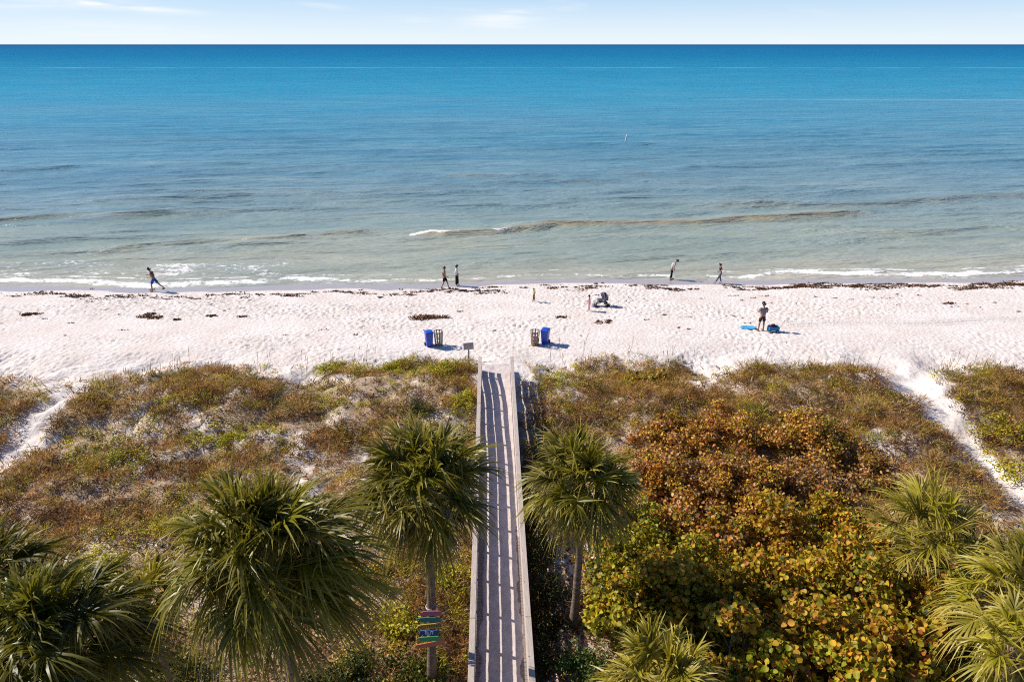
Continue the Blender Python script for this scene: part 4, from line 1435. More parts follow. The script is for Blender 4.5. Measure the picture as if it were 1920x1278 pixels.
def basket(label, px, py, mat, n=10, r=0.26):
    p = P(px, py, 0.7)
    p[2] = gz(p[0], p[1]) - 0.02
    root = empty('litter_basket', label, 'litter basket', p, 0.2, 'slatted litter baskets by the beach access')
    H = 0.92
    mb = MB()
    for k in range(n):
        a = 2 * math.pi * k / n
        rot_ = Matrix.Rotation(a, 3, 'Z') @ Matrix.Rotation(R(4), 3, 'Y')
        mb.box((math.cos(a) * (r - 0.03), math.sin(a) * (r - 0.03), H / 2), (0.016, 0.055, H), rot_)
    mb.build('slats', mat, root)
    for z, rr in ((0.05, r - 0.055), (0.34, r - 0.045), (0.62, r - 0.025), (0.88, r - 0.002)):
        mb = MB()
        mb.lathe([(rr - 0.012, z - 0.02), (rr + 0.010, z - 0.02), (rr + 0.012, z + 0.02), (rr - 0.010, z + 0.02), (rr - 0.012, z - 0.02)], 20, close=False)
        mb.build('hoop', mat, root)
    mb = MB()
    mb.lathe([(0.02, 0.06), (r - 0.07, 0.06), (r - 0.09, 0.12), (0.05, 0.17)], 18)
    mb.build('base', mat, root)
    return root


cart('blue wheeled bin left of the boardwalk beside a grey basket', 805, 651, 0.35)
cart('blue wheeled bin right of the boardwalk casting a long shadow on the sand', 1022, 646, -0.35, 0.05)
basket('open grey litter basket next to the left blue bin', 823, 650, M['grey_slat'])
bk = basket('brown slatted litter basket next to the right blue bin, a bag inside', 1003, 649, M['slat_wood'])
mb = MB()
mb.lathe([(0.10, 0.18), (0.20, 0.24), (0.215, 0.42), (0.16, 0.52), (0.06, 0.56)], 14)
mb.build('rubbish_bag', M['bag'], bk, smooth=True)

p = P(879, 672, 1.0)
p[2] = gz(p[0], p[1])
sgn = empty('notice_board', 'grey notice board on a post by the end of the left railing', 'sign', p, 0.1)
MB().box((0, 0, 0.55), (0.085, 0.085, 1.3)).build('post', M['weathered'], sgn, bevel=0.005)
MB().box((0.0, -0.06, 1.08), (0.54, 0.025, 0.40), Matrix.Rotation(R(-2), 3, 'Y')).build('panel', mat_plain('grey_panel', (0.45, 0.38, 0.36), 0.7, 0.3, 0.2, 6), sgn, bevel=0.006)
# ------------------------------------------------------------------ people
SKIN = mat_plain('skin', (0.34, 0.18, 0.115), 0.55, 0.35, 0.08, 6)
HAIR = mat_plain('dark_hair', (0.018, 0.012, 0.010), 0.5, 0.4, 0.2, 20)


def skin_mesh(name, verts, edges, radii, mat, parent, root=0, sub=2):
    me = bpy.data.meshes.new(name)
    me.from_pydata([tuple(v) for v in verts], edges, [])
    ob = bpy.data.objects.new(name, me)
    C.objects.link(ob)
    ob.modifiers.new('skin', 'SKIN')
    sk = me.skin_vertices[0].data
    for i, r_ in enumerate(radii):
        sk[i].radius = (r_, r_) if not hasattr(r_, '__len__') else r_
        sk[i].use_root = (i == root)
    sm = ob.modifiers.new('smooth', 'SUBSURF')
    sm.levels = sm.render_levels = sub
    dg = bpy.context.evaluated_depsgraph_get()
    me2 = bpy.data.meshes.new_from_object(ob.evaluated_get(dg))
    bpy.data.objects.remove(ob)
    bpy.data.meshes.remove(me)
    me2.name = name
    for pl in me2.polygons:
        pl.use_smooth = True
    me2.materials.clear()
    me2.materials.append(mat)
    return link(bpy.data.objects.new(name, me2), parent)


def person(label, px, py, hgt, heading, pose, clothes, group=None, gzoff=0.0, hair='short'):
    """A figure 1.75 units tall in its own space (x forward, y left, z up), scaled to hgt.
    pose: dict of joint positions that differ from standing; clothes: list of (name, colour, which)"""
    p = P(px, py, 0.35)
    p[2] = gz(p[0], p[1]) + gzoff
    for _ in range(3):
        q = P(px, py, p[2])
        p = np.array([q[0], q[1], gz(q[0], q[1]) + gzoff])
    root = empty('person', label, 'person', p, heading, group)
    s = hgt / 1.75
    root.scale = (s, s, s)
    J = dict(pelvis=(0, 0, 0.95), waist=(0, 0, 1.08), chest=(0.01, 0, 1.28), neck=(0.01, 0, 1.48), head0=(0.02, 0, 1.56), head=(0.035, 0, 1.64), crown=(0.03, 0, 1.70),
             shl=(0, 0.18, 1.42), shr=(0, -0.18, 1.42), ell=(-0.03, 0.24, 1.14), elr=(-0.03, -0.24, 1.14), wrl=(0.06, 0.25, 0.90), wrr=(0.06, -0.25, 0.90),
             hipl=(0, 0.095, 0.90), hipr=(0, -0.095, 0.90), knl=(0.02, 0.10, 0.50), knr=(0.02, -0.10, 0.50), anl=(0, 0.10, 0.085), anr=(0, -0.10, 0.085))
    J.update(pose)
    J = {k: np.array(v, float) for k, v in J.items()}
    names = list(J)
    idx = {k: i for i, k in enumerate(names)}
    rad = dict(pelvis=(0.135, 0.10), waist=(0.12, 0.09), chest=(0.15, 0.10), neck=0.055, head0=0.07, head=0.098, crown=0.075, shl=0.062, shr=0.062, ell=0.043, elr=0.043,
               wrl=0.030, wrr=0.030, hipl=0.092, hipr=0.092, knl=0.060, knr=0.060, anl=0.040, anr=0.040)
    V = [J[k] for k in names]
    Rr = [rad[k] for k in names]
    E = [(idx[a], idx[b]) for a, b in (('pelvis', 'waist'), ('waist', 'chest'), ('chest', 'neck'), ('neck', 'head0'), ('head0', 'head'), ('head', 'crown'), ('chest', 'shl'), ('chest', 'shr'),
                                       ('shl', 'ell'), ('shr', 'elr'), ('ell', 'wrl'), ('elr', 'wrr'), ('pelvis', 'hipl'), ('pelvis', 'hipr'), ('hipl', 'knl'), ('hipr', 'knr'), ('knl', 'anl'), ('knr', 'anr'))]

    def add(pt, r_, to):
        V.append(np.array(pt, float))
        Rr.append(r_)
        E.append((to, len(V) - 1))
        return len(V) - 1
    # feet
    for sd in 'lr':
        a = J['an' + sd]
        kn = J['kn' + sd]
        fwd = unit(np.array([1.0, 0, 0.0]))
        lift = 0.05 if a[2] > 0.12 else 0.0
        add(a + fwd * 0.10 + np.array([0, 0, -0.045 - lift]), 0.036, idx['an' + sd])
        add(a + fwd * 0.19 + np.array([0, 0, -0.058 - lift]), 0.026, len(V) - 1)
    # hands: a palm, four unequal fingers and a thumb
    for sd, sg_ in (('l', 1), ('r', -1)):
        wv, ev = J['wr' + sd], J['el' + sd]
        d = unit(wv - ev)
        acr = unit(np.cross(d, np.array([0, sg_, 0.2])))
        pal = add(wv + d * 0.06, 0.032, idx['wr' + sd])
        for k, (o_, L_) in enumerate(((-0.028, 0.072), (-0.010, 0.085), (0.010, 0.080), (0.027, 0.062))):
            f0 = add(wv + d * 0.095 + acr * o_, 0.011, pal)
            f1 = add(wv + d * (0.095 + L_ * 0.55) + acr * o_ * 1.15, 0.009, f0)
            add(wv + d * (0.095 + L_ * 0.92) + acr * o_ * 1.1 + np.array([0, -sg_ * 0.02, 0]), 0.008, f1)
        t0 = add(wv + d * 0.055 - acr * 0.040, 0.012, pal)
        add(wv + d * 0.095 - acr * 0.062, 0.009, t0)
    # nose and ears
    hd = J['head']
    up = unit(J['crown'] - J['head0'])
    fw = unit(np.array([1.0, 0, 0]) - up * up[0])
    add(hd + fw * 0.108 - up * 0.012, 0.016, idx['head'])
    skin_mesh('body', V, E, Rr, SKIN, root, idx['pelvis'])
    # hair
    hv = [hd + up * 0.035 - fw * 0.022, hd + up * 0.062 + fw * 0.015, hd - fw * 0.055 - up * 0.02]
    he = [(0, 1), (0, 2)]
    hr = [0.090, 0.070, 0.074]
    if hair == 'long':
        hv += [hd - fw * 0.085 - up * 0.13]
        he += [(2, 3)]
        hr += [0.065]
    if hair == 'bun':
        hv += [hd - fw * 0.14 + up * 0.02]
        he += [(2, 3)]
        hr += [0.055]
    if hair == 'pony':
        hv += [hd - fw * 0.15 + up * 0.0, hd - fw * 0.21 - up * 0.06]
        he += [(2, 3), (3, 4)]
        hr += [0.04, 0.025]
    skin_mesh('hair', hv, he, hr, HAIR, root)
    for nm, col, kind in clothes:
        m = mat_plain('cloth', col, 0.85, 0.15, 0.15, 9)
        lerp = lambda a, b, t: J[a] * (1 - t) + J[b] * t
        if kind in ('tshirt', 'vest', 'longsleeve', 'loose'):
            v = [J['chest'], J['waist'], lerp('waist', 'pelvis', 0.75), lerp('chest', 'neck', 0.72), J['shl'], J['shr']]
            e = [(0, 1), (1, 2), (0, 3), (0, 4), (0, 5)]
            r_ = [(0.165, 0.118), (0.142, 0.112), (0.150, 0.118), 0.075, 0.078, 0.078]
            if kind == 'loose':
                r_[1] = (0.165, 0.135)
                r_[2] = (0.172, 0.142)
            if kind != 'vest':
                k = 0.55 if kind in ('tshirt', 'loose') else 1.0
                for q, (sh, el) in enumerate((('shl', 'ell'), ('shr', 'elr'))):
                    v.append(lerp(sh, el, k))
                    e.append((4 + q, len(v) - 1))
                    r_.append(0.070 if k < 1 else 0.058)
                    if k == 1.0:
                        v.append(lerp('el' + 'lr'[q], 'wr' + 'lr'[q], 0.9))
                        e.append((len(v) - 2, len(v) - 1))
                        r_.append(0.046)
            skin_mesh(nm, v, e, r_, m, root)
        elif kind in ('shorts', 'trousers', 'wide'):
            v = [J['pelvis'], lerp('pelvis', 'waist', 0.45), J['hipl'], J['hipr']]
            e = [(0, 1), (0, 2), (0, 3)]
            r_ = [(0.150, 0.118), (0.136, 0.105), 0.106, 0.106]
            for q, sd in enumerate('lr'):
                if kind == 'shorts':
                    v += [lerp('hip' + sd, 'kn' + sd, 0.45), lerp('hip' + sd, 'kn' + sd, 0.86)]
                    e += [(2 + q, len(v) - 2), (len(v) - 2, len(v) - 1)]
                    r_ += [0.103, 0.096]
                else:
                    w = 1.35 if kind == 'wide' else 1.0
                    v += [lerp('hip' + sd, 'kn' + sd, 0.5), J['kn' + sd], lerp('kn' + sd, 'an' + sd, 0.88)]
                    e += [(2 + q, len(v) - 3), (len(v) - 3, len(v) - 2), (len(v) - 2, len(v) - 1)]
                    r_ += [0.098 * min(w, 1.15), 0.074 * w, 0.060 * w]
            skin_mesh(nm, v, e, r_, m, root)
        elif kind == 'dress':
            v = [J['chest'], J['waist'], J['pelvis'], J['pelvis'] + np.array([0, 0, -0.30]), lerp('chest', 'neck', 0.7), J['shl'], J['shr']]
            e = [(0, 1), (1, 2), (2, 3), (0, 4), (0, 5), (0, 6)]
            skin_mesh(nm, v, e, [(0.165, 0.12), (0.15, 0.12), (0.18, 0.15), (0.23, 0.20), 0.07, 0.075, 0.075], m, root)
        elif kind == 'shoes':
            for sd in 'lr':
                a = J['an' + sd]
                v = [a + np.array([-0.03, 0, -0.03]), a + np.array([0.09, 0, -0.042]), a + np.array([0.19, 0, -0.055])]
                skin_mesh('shoe', v, [(0, 1), (1, 2)], [0.048, 0.046, 0.034], m, root, sub=1)
    return root


walkers = 'people on the beach'
lean = lambda d, k=1.0: dict(waist=(0.03 * d, 0, 1.08), chest=(0.10 * d * k, 0, 1.27), neck=(0.17 * d * k, 0, 1.46), head0=(0.20 * d * k, 0, 1.54), head=(0.24 * d * k, 0, 1.61), crown=(0.25 * d * k, 0, 1.67),
                             shl=(0.12 * d * k, 0.18, 1.40), shr=(0.12 * d * k, -0.18, 1.40))
# runner heading left
ps = lean(1.0, 0.8)
ps.update(ell=(-0.06, 0.24, 1.16), wrl=(0.20, 0.22, 1.12), elr=(0.14, -0.25, 1.14), wrr=(0.40, -0.20, 1.16),
          knl=(0.20, 0.10, 0.50), anl=(0.20, 0.10, 0.085), knr=(-0.22, -0.10, 0.52), anr=(-0.58, -0.10, 0.22))
person('person running left along the tide line in blue shorts and a dark sleeveless top', 293, 546, 1.80, math.pi, ps, [('tank_top', (0.16, 0.07, 0.06), 'vest'), ('shorts', (0.02, 0.07, 0.30), 'shorts'), ('shoes', (0.03, 0.02, 0.02), 'shoes')], walkers, hair='bun')
# couple walking right
ps = dict(ell=(-0.16, 0.23, 1.16), wrl=(-0.12, 0.24, 0.92), elr=(0.06, -0.24, 1.15), wrr=(0.22, -0.22, 1.02), knl=(0.20, 0.09, 0.50), anl=(0.28, 0.09, 0.085), knr=(-0.06, -0.09, 0.50), anr=(-0.26, -0.09, 0.11))
person('person walking right in black shorts and a dark patterned sleeveless top', 834, 541, 1.68, 0.0, ps, [('top', (0.055, 0.04, 0.04), 'vest'), ('shorts', (0.012, 0.008, 0.012), 'shorts'), ('shoes', (0.03, 0.02, 0.02), 'shoes')], walkers, hair='short')
ps = dict(ell=(-0.10, 0.23, 1.16), wrl=(0.05, 0.22, 1.02), elr=(-0.10, -0.23, 1.16), wrr=(0.05, -0.22, 1.0), knl=(0.05, 0.08, 0.50), anl=(0.06, 0.08, 0.085), knr=(-0.02, -0.08, 0.50), anr=(-0.06, -0.08, 0.085))
person('person in a white long sleeved top and wide black trousers', 857, 536, 1.64, 0.0, ps, [('blouse', (0.72, 0.70, 0.72), 'longsleeve'), ('trousers', (0.014, 0.011, 0.013), 'wide')], walkers, hair='long')
# looking down at the wet sand
ps = lean(1.0, 1.35)
ps.update(head=(0.38, 0, 1.55), head0=(0.31, 0, 1.51), crown=(0.43, 0, 1.58), ell=(0.05, 0.25, 1.14), elr=(0.05, -0.25, 1.14), wrl=(0.10, 0.22, 0.92), wrr=(0.12, -0.22, 0.94), knl=(0.06, 0.10, 0.5), anl=(0.08, 0.10, 0.085), knr=(-0.03, -0.1, 0.5), anr=(-0.14, -0.1, 0.085))
person('person in a pale grey top and black trousers stooping to look at the wet sand', 1258, 524, 1.66, 0.12, ps, [('jacket', (0.36, 0.33, 0.35), 'longsleeve'), ('trousers', (0.014, 0.012, 0.016), 'trousers'), ('shoes', (0.02, 0.02, 0.02), 'shoes')], walkers, hair='short')
ps = lean(1.0, 0.35)
ps.update(ell=(0.0, 0.24, 1.16), wrl=(0.20, 0.16, 1.12), elr=(-0.10, -0.25, 1.16), wrr=(0.10, -0.22, 1.0), knl=(0.20, 0.09, 0.5), anl=(0.40, 0.09, 0.10), knr=(-0.02, -0.09, 0.5), anr=(-0.16, -0.09, 0.085), head=(0.12, 0, 1.62), head0=(0.08, 0, 1.55), crown=(0.13, 0, 1.68))
person('person walking left in blue jeans and a black top by the dark seaweed line', 1349, 531, 1.56, math.pi, ps, [('top', (0.022, 0.013, 0.014), 'tshirt'), ('jeans', (0.085, 0.11, 0.16), 'trousers')], walkers, hair='bun')
# children
ps = dict(ell=(0.0, 0.26, 1.18), elr=(0.0, -0.26, 1.18), wrl=(0.12, 0.26, 1.02), wrr=(-0.1, -0.28, 0.96), knl=(0.16, 0.10, 0.5), anl=(0.20, 0.10, 0.085), knr=(-0.10, -0.1, 0.5), anr=(-0.24, -0.1, 0.10))
person('child in a yellow top and dark leggings', 1001, 566, 0.98, -2.6, ps, [('top', (0.55, 0.36, 0.03), 'loose'), ('leggings', (0.05, 0.035, 0.03), 'trousers')], walkers, hair='short')
person('child in pink standing near the pushchair', 1104, 583, 1.12, 2.9, dict(ell=(0.02, 0.33, 1.20), wrl=(0.12, 0.38, 1.02), elr=(0.02, -0.33, 1.20), wrr=(0.16, -0.30, 1.04), anl=(0.08, 0.13, 0.085), anr=(-0.10, -0.13, 0.085)), [('dress', (0.74, 0.40, 0.46), 'dress'), ('leggings', (0.70, 0.42, 0.45), 'trousers')], walkers, hair='long')
# man seen from behind
ps = dict(knl=(0.01, 0.13, 0.5), knr=(0.01, -0.13, 0.5), anl=(0.0, 0.15, 0.085), anr=(0.0, -0.15, 0.085), hipl=(0, 0.10, 0.9), hipr=(0, -0.10, 0.9), ell=(0.05, 0.27, 1.16), wrl=(0.24, 0.22, 1.14), elr=(0.02, -0.26, 1.15), wrr=(0.20, -0.16, 1.08),
          head=(0.07, 0, 1.64), crown=(0.085, 0, 1.70))
person('man seen from behind in grey shirt and dark shorts beside the blue cart', 1426, 620, 1.80, math.pi / 2 + 0.1, ps, [('shirt', (0.20, 0.165, 0.19), 'loose'), ('shorts', (0.05, 0.022, 0.026), 'shorts'), ('shoes', (0.02, 0.015, 0.012), 'shoes')], walkers, hair='short')


# ------------------------------------------------------------------ beach things
def place(px, py):
    p = P(px, py, 0.5)
    for _ in range(3):
        p = P(px, py, gz(p[0], p[1]))
    return p


p = place(1128, 574)
st = empty('pushchair', 'dark grey pushchair with its hood raised, parked on the sand beside the child in pink', 'pushchair', p, math.pi + 0.15)
GREYC = mat_plain('pushchair_cloth', (0.075, 0.07, 0.085), 0.8, 0.2, 0.2, 8)
LGREY = mat_plain('hood_panel', (0.26, 0.24, 0.28), 0.75, 0.2, 0.2, 8)
mb = MB()
NA, NB = 9, 9
b = len(mb.v)
def hoodp(i, k, g=1.0):
    th = R(-8 + 132 * i / (NA - 1))
    ph = R(-88 + 176 * k / (NB - 1))
    return (-0.08 - math.cos(th) * math.cos(ph) * 0.36 * g, math.sin(ph) * 0.29 * g, 0.50 + math.sin(th) * math.cos(ph) * 0.50 * g)


for i in range(NA):
    for k in range(NB):
        mb.v.append(hoodp(i, k))
for i in range(NA - 1):
    for k in range(NB - 1):
        mb.f.append((b + i * NB + k, b + i * NB + k + 1, b + (i + 1) * NB + k + 1, b + (i + 1) * NB + k))
hood = mb.build('hood', GREYC, st, smooth=True)
hood.modifiers.new('thick', 'SOLIDIFY').thickness = 0.02
mb = MB()
for i in (2, 4, 6):
    pts = [hoodp(i, k, 1.03) for k in range(NB)]
    mb.tube(pts, 0.022, 5)
mb.build('hood_ribs', LGREY, st, smooth=True)
mb = MB()
mb.box((0.02, 0, 0.42), (0.50, 0.44, 0.20))
mb.box((-0.22, 0, 0.58), (0.07, 0.36, 0.48), Matrix.Rotation(R(-18), 3, 'Y'))
mb.box((0.34, 0, 0.24), (0.26, 0.32, 0.04), Matrix.Rotation(R(35), 3, 'Y'))
mb.build('seat', GREYC, st, bevel=0.015)
mb = MB()
for s_ in (-1, 1):
    mb.tube([(0.44, s_ * 0.24, 0.10), (0.05, s_ * 0.25, 0.40), (-0.30, s_ * 0.25, 0.78), (-0.46, s_ * 0.24, 0.92)], 0.014, 6)
    mb.tube([(-0.36, s_ * 0.26, 0.10), (-0.02, s_ * 0.25, 0.48)], 0.014, 6)
mb.tube([(-0.46, -0.24, 0.92), (-0.46, 0.24, 0.92)], 0.016, 6)
mb.build('frame', mat_plain('alloy_tube', (0.42, 0.42, 0.45), 0.35, 0.5, 0.1, 10, 0, 0.7), st, smooth=True)
for x_, r_ in ((0.44, 0.10), (-0.36, 0.13)):
    for s_ in (-1, 1):
        mb = MB()
        mb.tube([(x_, s_ * 0.24, r_ - 0.01), (x_, s_ * 0.29, r_ - 0.01)], r_, 14)
        mb.build('wheel', M['black_rubber'], st)
# bag beside it
p = place(1122, 575)
bag = empty('beach_bag', 'grey and white striped bag in front of the pushchair', 'bag', p + np.array([-0.28, 0, 0]), 0.3)
mb = MB()
mb.box((0, 0, 0.14), (0.34, 0.20, 0.28), None, 0.82)
mb.build('bag_body', LGREY, bag, bevel=0.03)
mb = MB()
for x_ in (-0.09, 0.05):
    mb.box((x_, 0, 0.145), (0.045, 0.208, 0.285), None, 0.84)
mb.build('stripes', mat_plain('white_cloth', (0.7, 0.68, 0.7), 0.8, 0.2, 0.1), bag)
mb = MB()
for s_ in (-1, 1):
    mb.tube([(-0.09, s_ * 0.07, 0.27), (-0.05, s_ * 0.06, 0.40), (0.05, s_ * 0.06, 0.40), (0.09, s_ * 0.07, 0.27)], 0.012, 6)
mb.build('bag_handles', GREYC, bag, smooth=True)

# light blue board left of the man
p = place(1402, 616)
bl = empty('bodyboard', 'light blue bodyboard lying flat on the sand left of the man', 'bodyboard', p + np.array([0, 0, 0.05]), -0.12)
outl = []
for k in range(24):
    a = 2 * math.pi * k / 24
    outl.append((0.50 * math.cos(a) * (1.0 if math.cos(a) > 0 else 0.92), 0.27 * math.copysign(abs(math.sin(a)) ** 0.7, math.sin(a))))
mb = MB()
mb.v += [(x_, y_, 0.0) for x_, y_ in outl] + [(x_ * 0.97, y_ * 0.95, 0.06 + 0.05 * x_ * x_) for x_, y_ in outl]
mb.f += [tuple(reversed(range(24))), tuple(range(24, 48))] + [(k, (k + 1) % 24, 24 + (k + 1) % 24, 24 + k) for k in range(24)]
mb.build('deck_foam', mat_plain('sky_blue_foam', (0.06, 0.32, 0.55), 0.5, 0.4, 0.25, 5), bl, bevel=0.01)
mb = MB()
mb.tube([(-0.30, 0.0, 0.09), (-0.42, 0.12, 0.06), (-0.55, 0.10, 0.0), (-0.62, -0.02, -0.02)], 0.012, 6)
mb.build('leash', mat_plain('white_cord', (0.6, 0.6, 0.6), 0.6, 0.3, 0.1), bl, smooth=True)

# blue cart right of the man
p = place(1449, 622)
CS = 0.76
ct = empty('beach_cart', 'blue folding beach cart loaded with dark bags, its handle slanting up to the right', 'cart', p, 0.0)
ct.scale = (CS, CS, CS)
BLUEC = mat_plain('blue_canvas', (0.02, 0.18, 0.42), 0.75, 0.2, 0.2, 6)
mb = MB()
L_, W_, H_ = 0.78, 0.46, 0.26
for c_, s3 in (((0, 0, 0.20), (L_, W_, 0.02)), ((0, -W_ / 2, 0.34), (L_, 0.015, H_)), ((0, W_ / 2, 0.34), (L_, 0.015, H_)), ((-L_ / 2, 0, 0.34), (0.015, W_ - 0.02, H_)), ((L_ / 2, 0, 0.34), (0.015, W_ - 0.02, H_))):
    mb.box(c_, s3)
mb.build('tub', BLUEC, ct)
mb = MB()
for x_ in (-L_ / 2, L_ / 2):
    for y_ in (-W_ / 2 - 0.012, W_ / 2 + 0.012):
        mb.tube([(x_, y_, 0.10), (x_, y_, 0.50)], 0.012, 6)
mb.tube([(-L_ / 2, -W_ / 2, 0.49), (L_ / 2, -W_ / 2, 0.49)], 0.012, 6)
mb.tube([(-L_ / 2, W_ / 2, 0.49), (L_ / 2, W_ / 2, 0.49)], 0.012, 6)
mb.build('frame', M['steel'], ct, smooth=True)
mb = MB()
mb.tube([(L_ / 2, 0, 0.20), (L_ / 2 + 0.22, 0, 0.55), (L_ / 2 + 0.40, 0, 0.92)], 0.014, 6)
mb.tube([(L_ / 2 + 0.40, -0.10, 0.92), (L_ / 2 + 0.40, 0.10, 0.92)], 0.016, 6)
mb.build('handle', M['steel'], ct, smooth=True)
for x_ in (-0.27, 0.27):
    for s_ in (-1, 1):
        mb = MB()
        mb.tube([(x_, s_ * 0.22, 0.10), (x_, s_ * 0.30, 0.10)], 0.105, 16)
        w_ = mb.build('wheel', M['black_rubber'], ct)
        MB().tube([(x_, s_ * 0.302, 0.10), (x_, s_ * 0.31, 0.10)], 0.05, 12).build('hub', mat_plain('white_hub', (0.6, 0.6, 0.62), 0.5, 0.4, 0.1), w_)
b2 = skin_mesh('bag', [p + CS * np.array(q) for q in ((-0.18, 0, 0.44), (0.10, 0.02, 0.46), (0.22, 0.0, 0.42))], [(0, 1), (1, 2)], [0.12, 0.145, 0.09], mat_plain('navy_bag', (0.018, 0.02, 0.07), 0.7, 0.3, 0.2, 6), None)
tag(b2, 'dark navy bag piled in the blue cart', 'bag')
tw = skin_mesh('towel', [p + CS * np.array(q) for q in ((-0.32, -0.02, 0.50), (-0.10, 0.05, 0.62), (0.12, 0.06, 0.62))], [(0, 1), (1, 2)], [0.04, 0.045, 0.04], mat_plain('pink_towel', (0.50, 0.16, 0.27), 0.9, 0.1, 0.2, 12), None)
tag(tw, 'pink towel on top of the bag in the blue cart', 'towel')

# ------------------------------------------------------------------ out at sea
p = P(1171, 272, 0.0)
mk = empty('marker_pile', 'pale wooden marker pile leaning out of the water', 'marker', p + np.array([0, 0, -0.5]), 0)
mk.rotation_euler = (0, R(7), 0)
MB().tube([(0, 0, -0.8), (0, 0, 1.2), (0, 0, 2.15)], [0.13, 0.12, 0.11], 12).build('pile', mat_plain('bleached_wood', (0.42, 0.42, 0.44), 0.8, 0.2, 0.15, 4), mk, smooth=True)
MB().lathe([(0.12, 2.1), (0.125, 2.16), (0.02, 2.3)], 12).build('cap', mat_plain('white_cap', (0.75, 0.75, 0.75), 0.6, 0.3, 0.1), mk)
MB().lathe([(0.127, 0.42), (0.135, 0.46), (0.135, 0.75), (0.125, 0.80)], 12).build('tide_stain', mat_plain('algae_band', (0.06, 0.075, 0.06), 0.7, 0.3, 0.2), mk)

bt = empty('distant_boat', 'tiny dark boat on the horizon towards the right', 'boat', np.array([ray(1568, 84)[0] / ray(1568, 84)[1] * 7000, 7000, 0]), 0.3)
mb = MB()
b = 0
sec = [(-9, 1.9, 1.9), (-4, 2.3, 1.9), (2, 2.3, 2.1), (7, 1.4, 2.6), (10, 0.1, 3.2)]
for x_, w_, h_ in sec:
    mb.v += [(x_, -w_, h_), (x_, -w_ * 0.6, -0.4), (x_, w_ * 0.6, -0.4), (x_, w_, h_)]
for i in range(4):
    for k in range(3):
        mb.f.append((i * 4 + k, i * 4 + k + 1, i * 4 + 5 + k, i * 4 + 4 + k))
    mb.f.append((i * 4 + 3, i * 4, i * 4 + 4, i * 4 + 7))
mb.f += [(0, 3, 2, 1), (16, 17, 18, 19)]
mb.build('hull', mat_plain('boat_hull', (0.05, 0.06, 0.07), 0.5, 0.4, 0.1), bt)
mb = MB()
mb.box((-1, 0, 3.6), (5.5, 3.0, 3.2), None, 0.85)
mb.box((-1, 0, 6.2), (3, 2.2, 2.0), None, 0.85)
mb.build('cabin', mat_plain('boat_cabin', (0.12, 0.13, 0.14), 0.5, 0.4, 0.1), bt)
MB().tube([(-1, 0, 7), (-1, 0, 12)], 0.15, 6).build('mast', M['steel'], bt)

# ------------------------------------------------------------------ light and sky
SUN_AZ = math.atan2(-0.951, 0.309)
SUN_EL = R(38)
sd = Vector((math.sin(SUN_AZ) * math.cos(SUN_EL), math.cos(SUN_AZ) * math.cos(SUN_EL), math.sin(SUN_EL)))
sl = bpy.data.lights.new('sun', 'SUN')
sl.energy = 5.0
sl.angle = R(0.53)
sl.color = (1.0, 0.92, 0.80)
so = bpy.data.objects.new('sun', sl)
C.objects.link(so)
so.location = (-30, 10, 40)
so.rotation_euler = sd.to_track_quat('Z', 'Y').to_euler()

w = bpy.data.worlds.new('World')
S.world = w
w.use_nodes = True
nt = w.node_tree
nt.nodes.clear()
sky = nt.nodes.new('ShaderNodeTexSky')
sky.sky_type = 'NISHITA'
sky.sun_disc = False
sky.sun_elevation = SUN_EL
sky.sun_rotation = SUN_AZ
sky.altitude = 10
sky.air_density = 1.0
sky.dust_density = 0.6
sky.ozone_density = 1.5
tc = nt.nodes.new('ShaderNodeTexCoord')
mp = nt.nodes.new('ShaderNodeMapping')
mp.inputs['Scale'].default_value = (3.2, 3.2, 26)
mp.inputs['Rotation'].default_value = (0, R(3), 0)
nt.links.new(tc.outputs['Generated'], mp.inputs[0])
nz = nt.nodes.new('ShaderNodeTexNoise')
nz.inputs['Scale'].default_value = 1.15
nz.inputs['Detail'].default_value = 7
nz.inputs['Roughness'].default_value = 0.58
nz.inputs['Distortion'].default_value = 0.7
nt.links.new(mp.outputs[0], nz.inputs['Vector'])
cr = nt.nodes.new('ShaderNodeValToRGB')
cr.color_ramp.elements[0].position = 0.60
cr.color_ramp.elements[1].position = 0.84
nt.links.new(nz.outputs['Fac'], cr.inputs[0])
tint = nt.nodes.new('ShaderNodeMix')
tint.data_type = 'RGBA'
tint.blend_type = 'MULTIPLY'
tint.inputs[0].default_value = 1.0
nt.links.new(sky.outputs[0], tint.inputs[6])
tint.inputs[7].default_value = (0.82, 1.14, 1.72, 1)
sep = nt.nodes.new('ShaderNodeSeparateXYZ')
nt.links.new(tc.outputs['Generated'], sep.inputs[0])
def wmath(op, a, b=None, clamp=False):
    nd = nt.nodes.new('ShaderNodeMath')
    nd.operation = op
    nd.use_clamp = clamp
    for i, v in enumerate((a, b)):
        if v is None: continue
        if hasattr(v, 'is_output'): nt.links.new(v, nd.inputs[i])
        else: nd.inputs[i].default_value = v
    return nd.outputs[0]


def gauss(d, w):
    return wmath('EXPONENT', wmath('MULTIPLY', wmath('POWER', wmath('ABSOLUTE', wmath('DIVIDE', d, w)), 2.0), -1.0))


dz_w = sep.outputs[2]
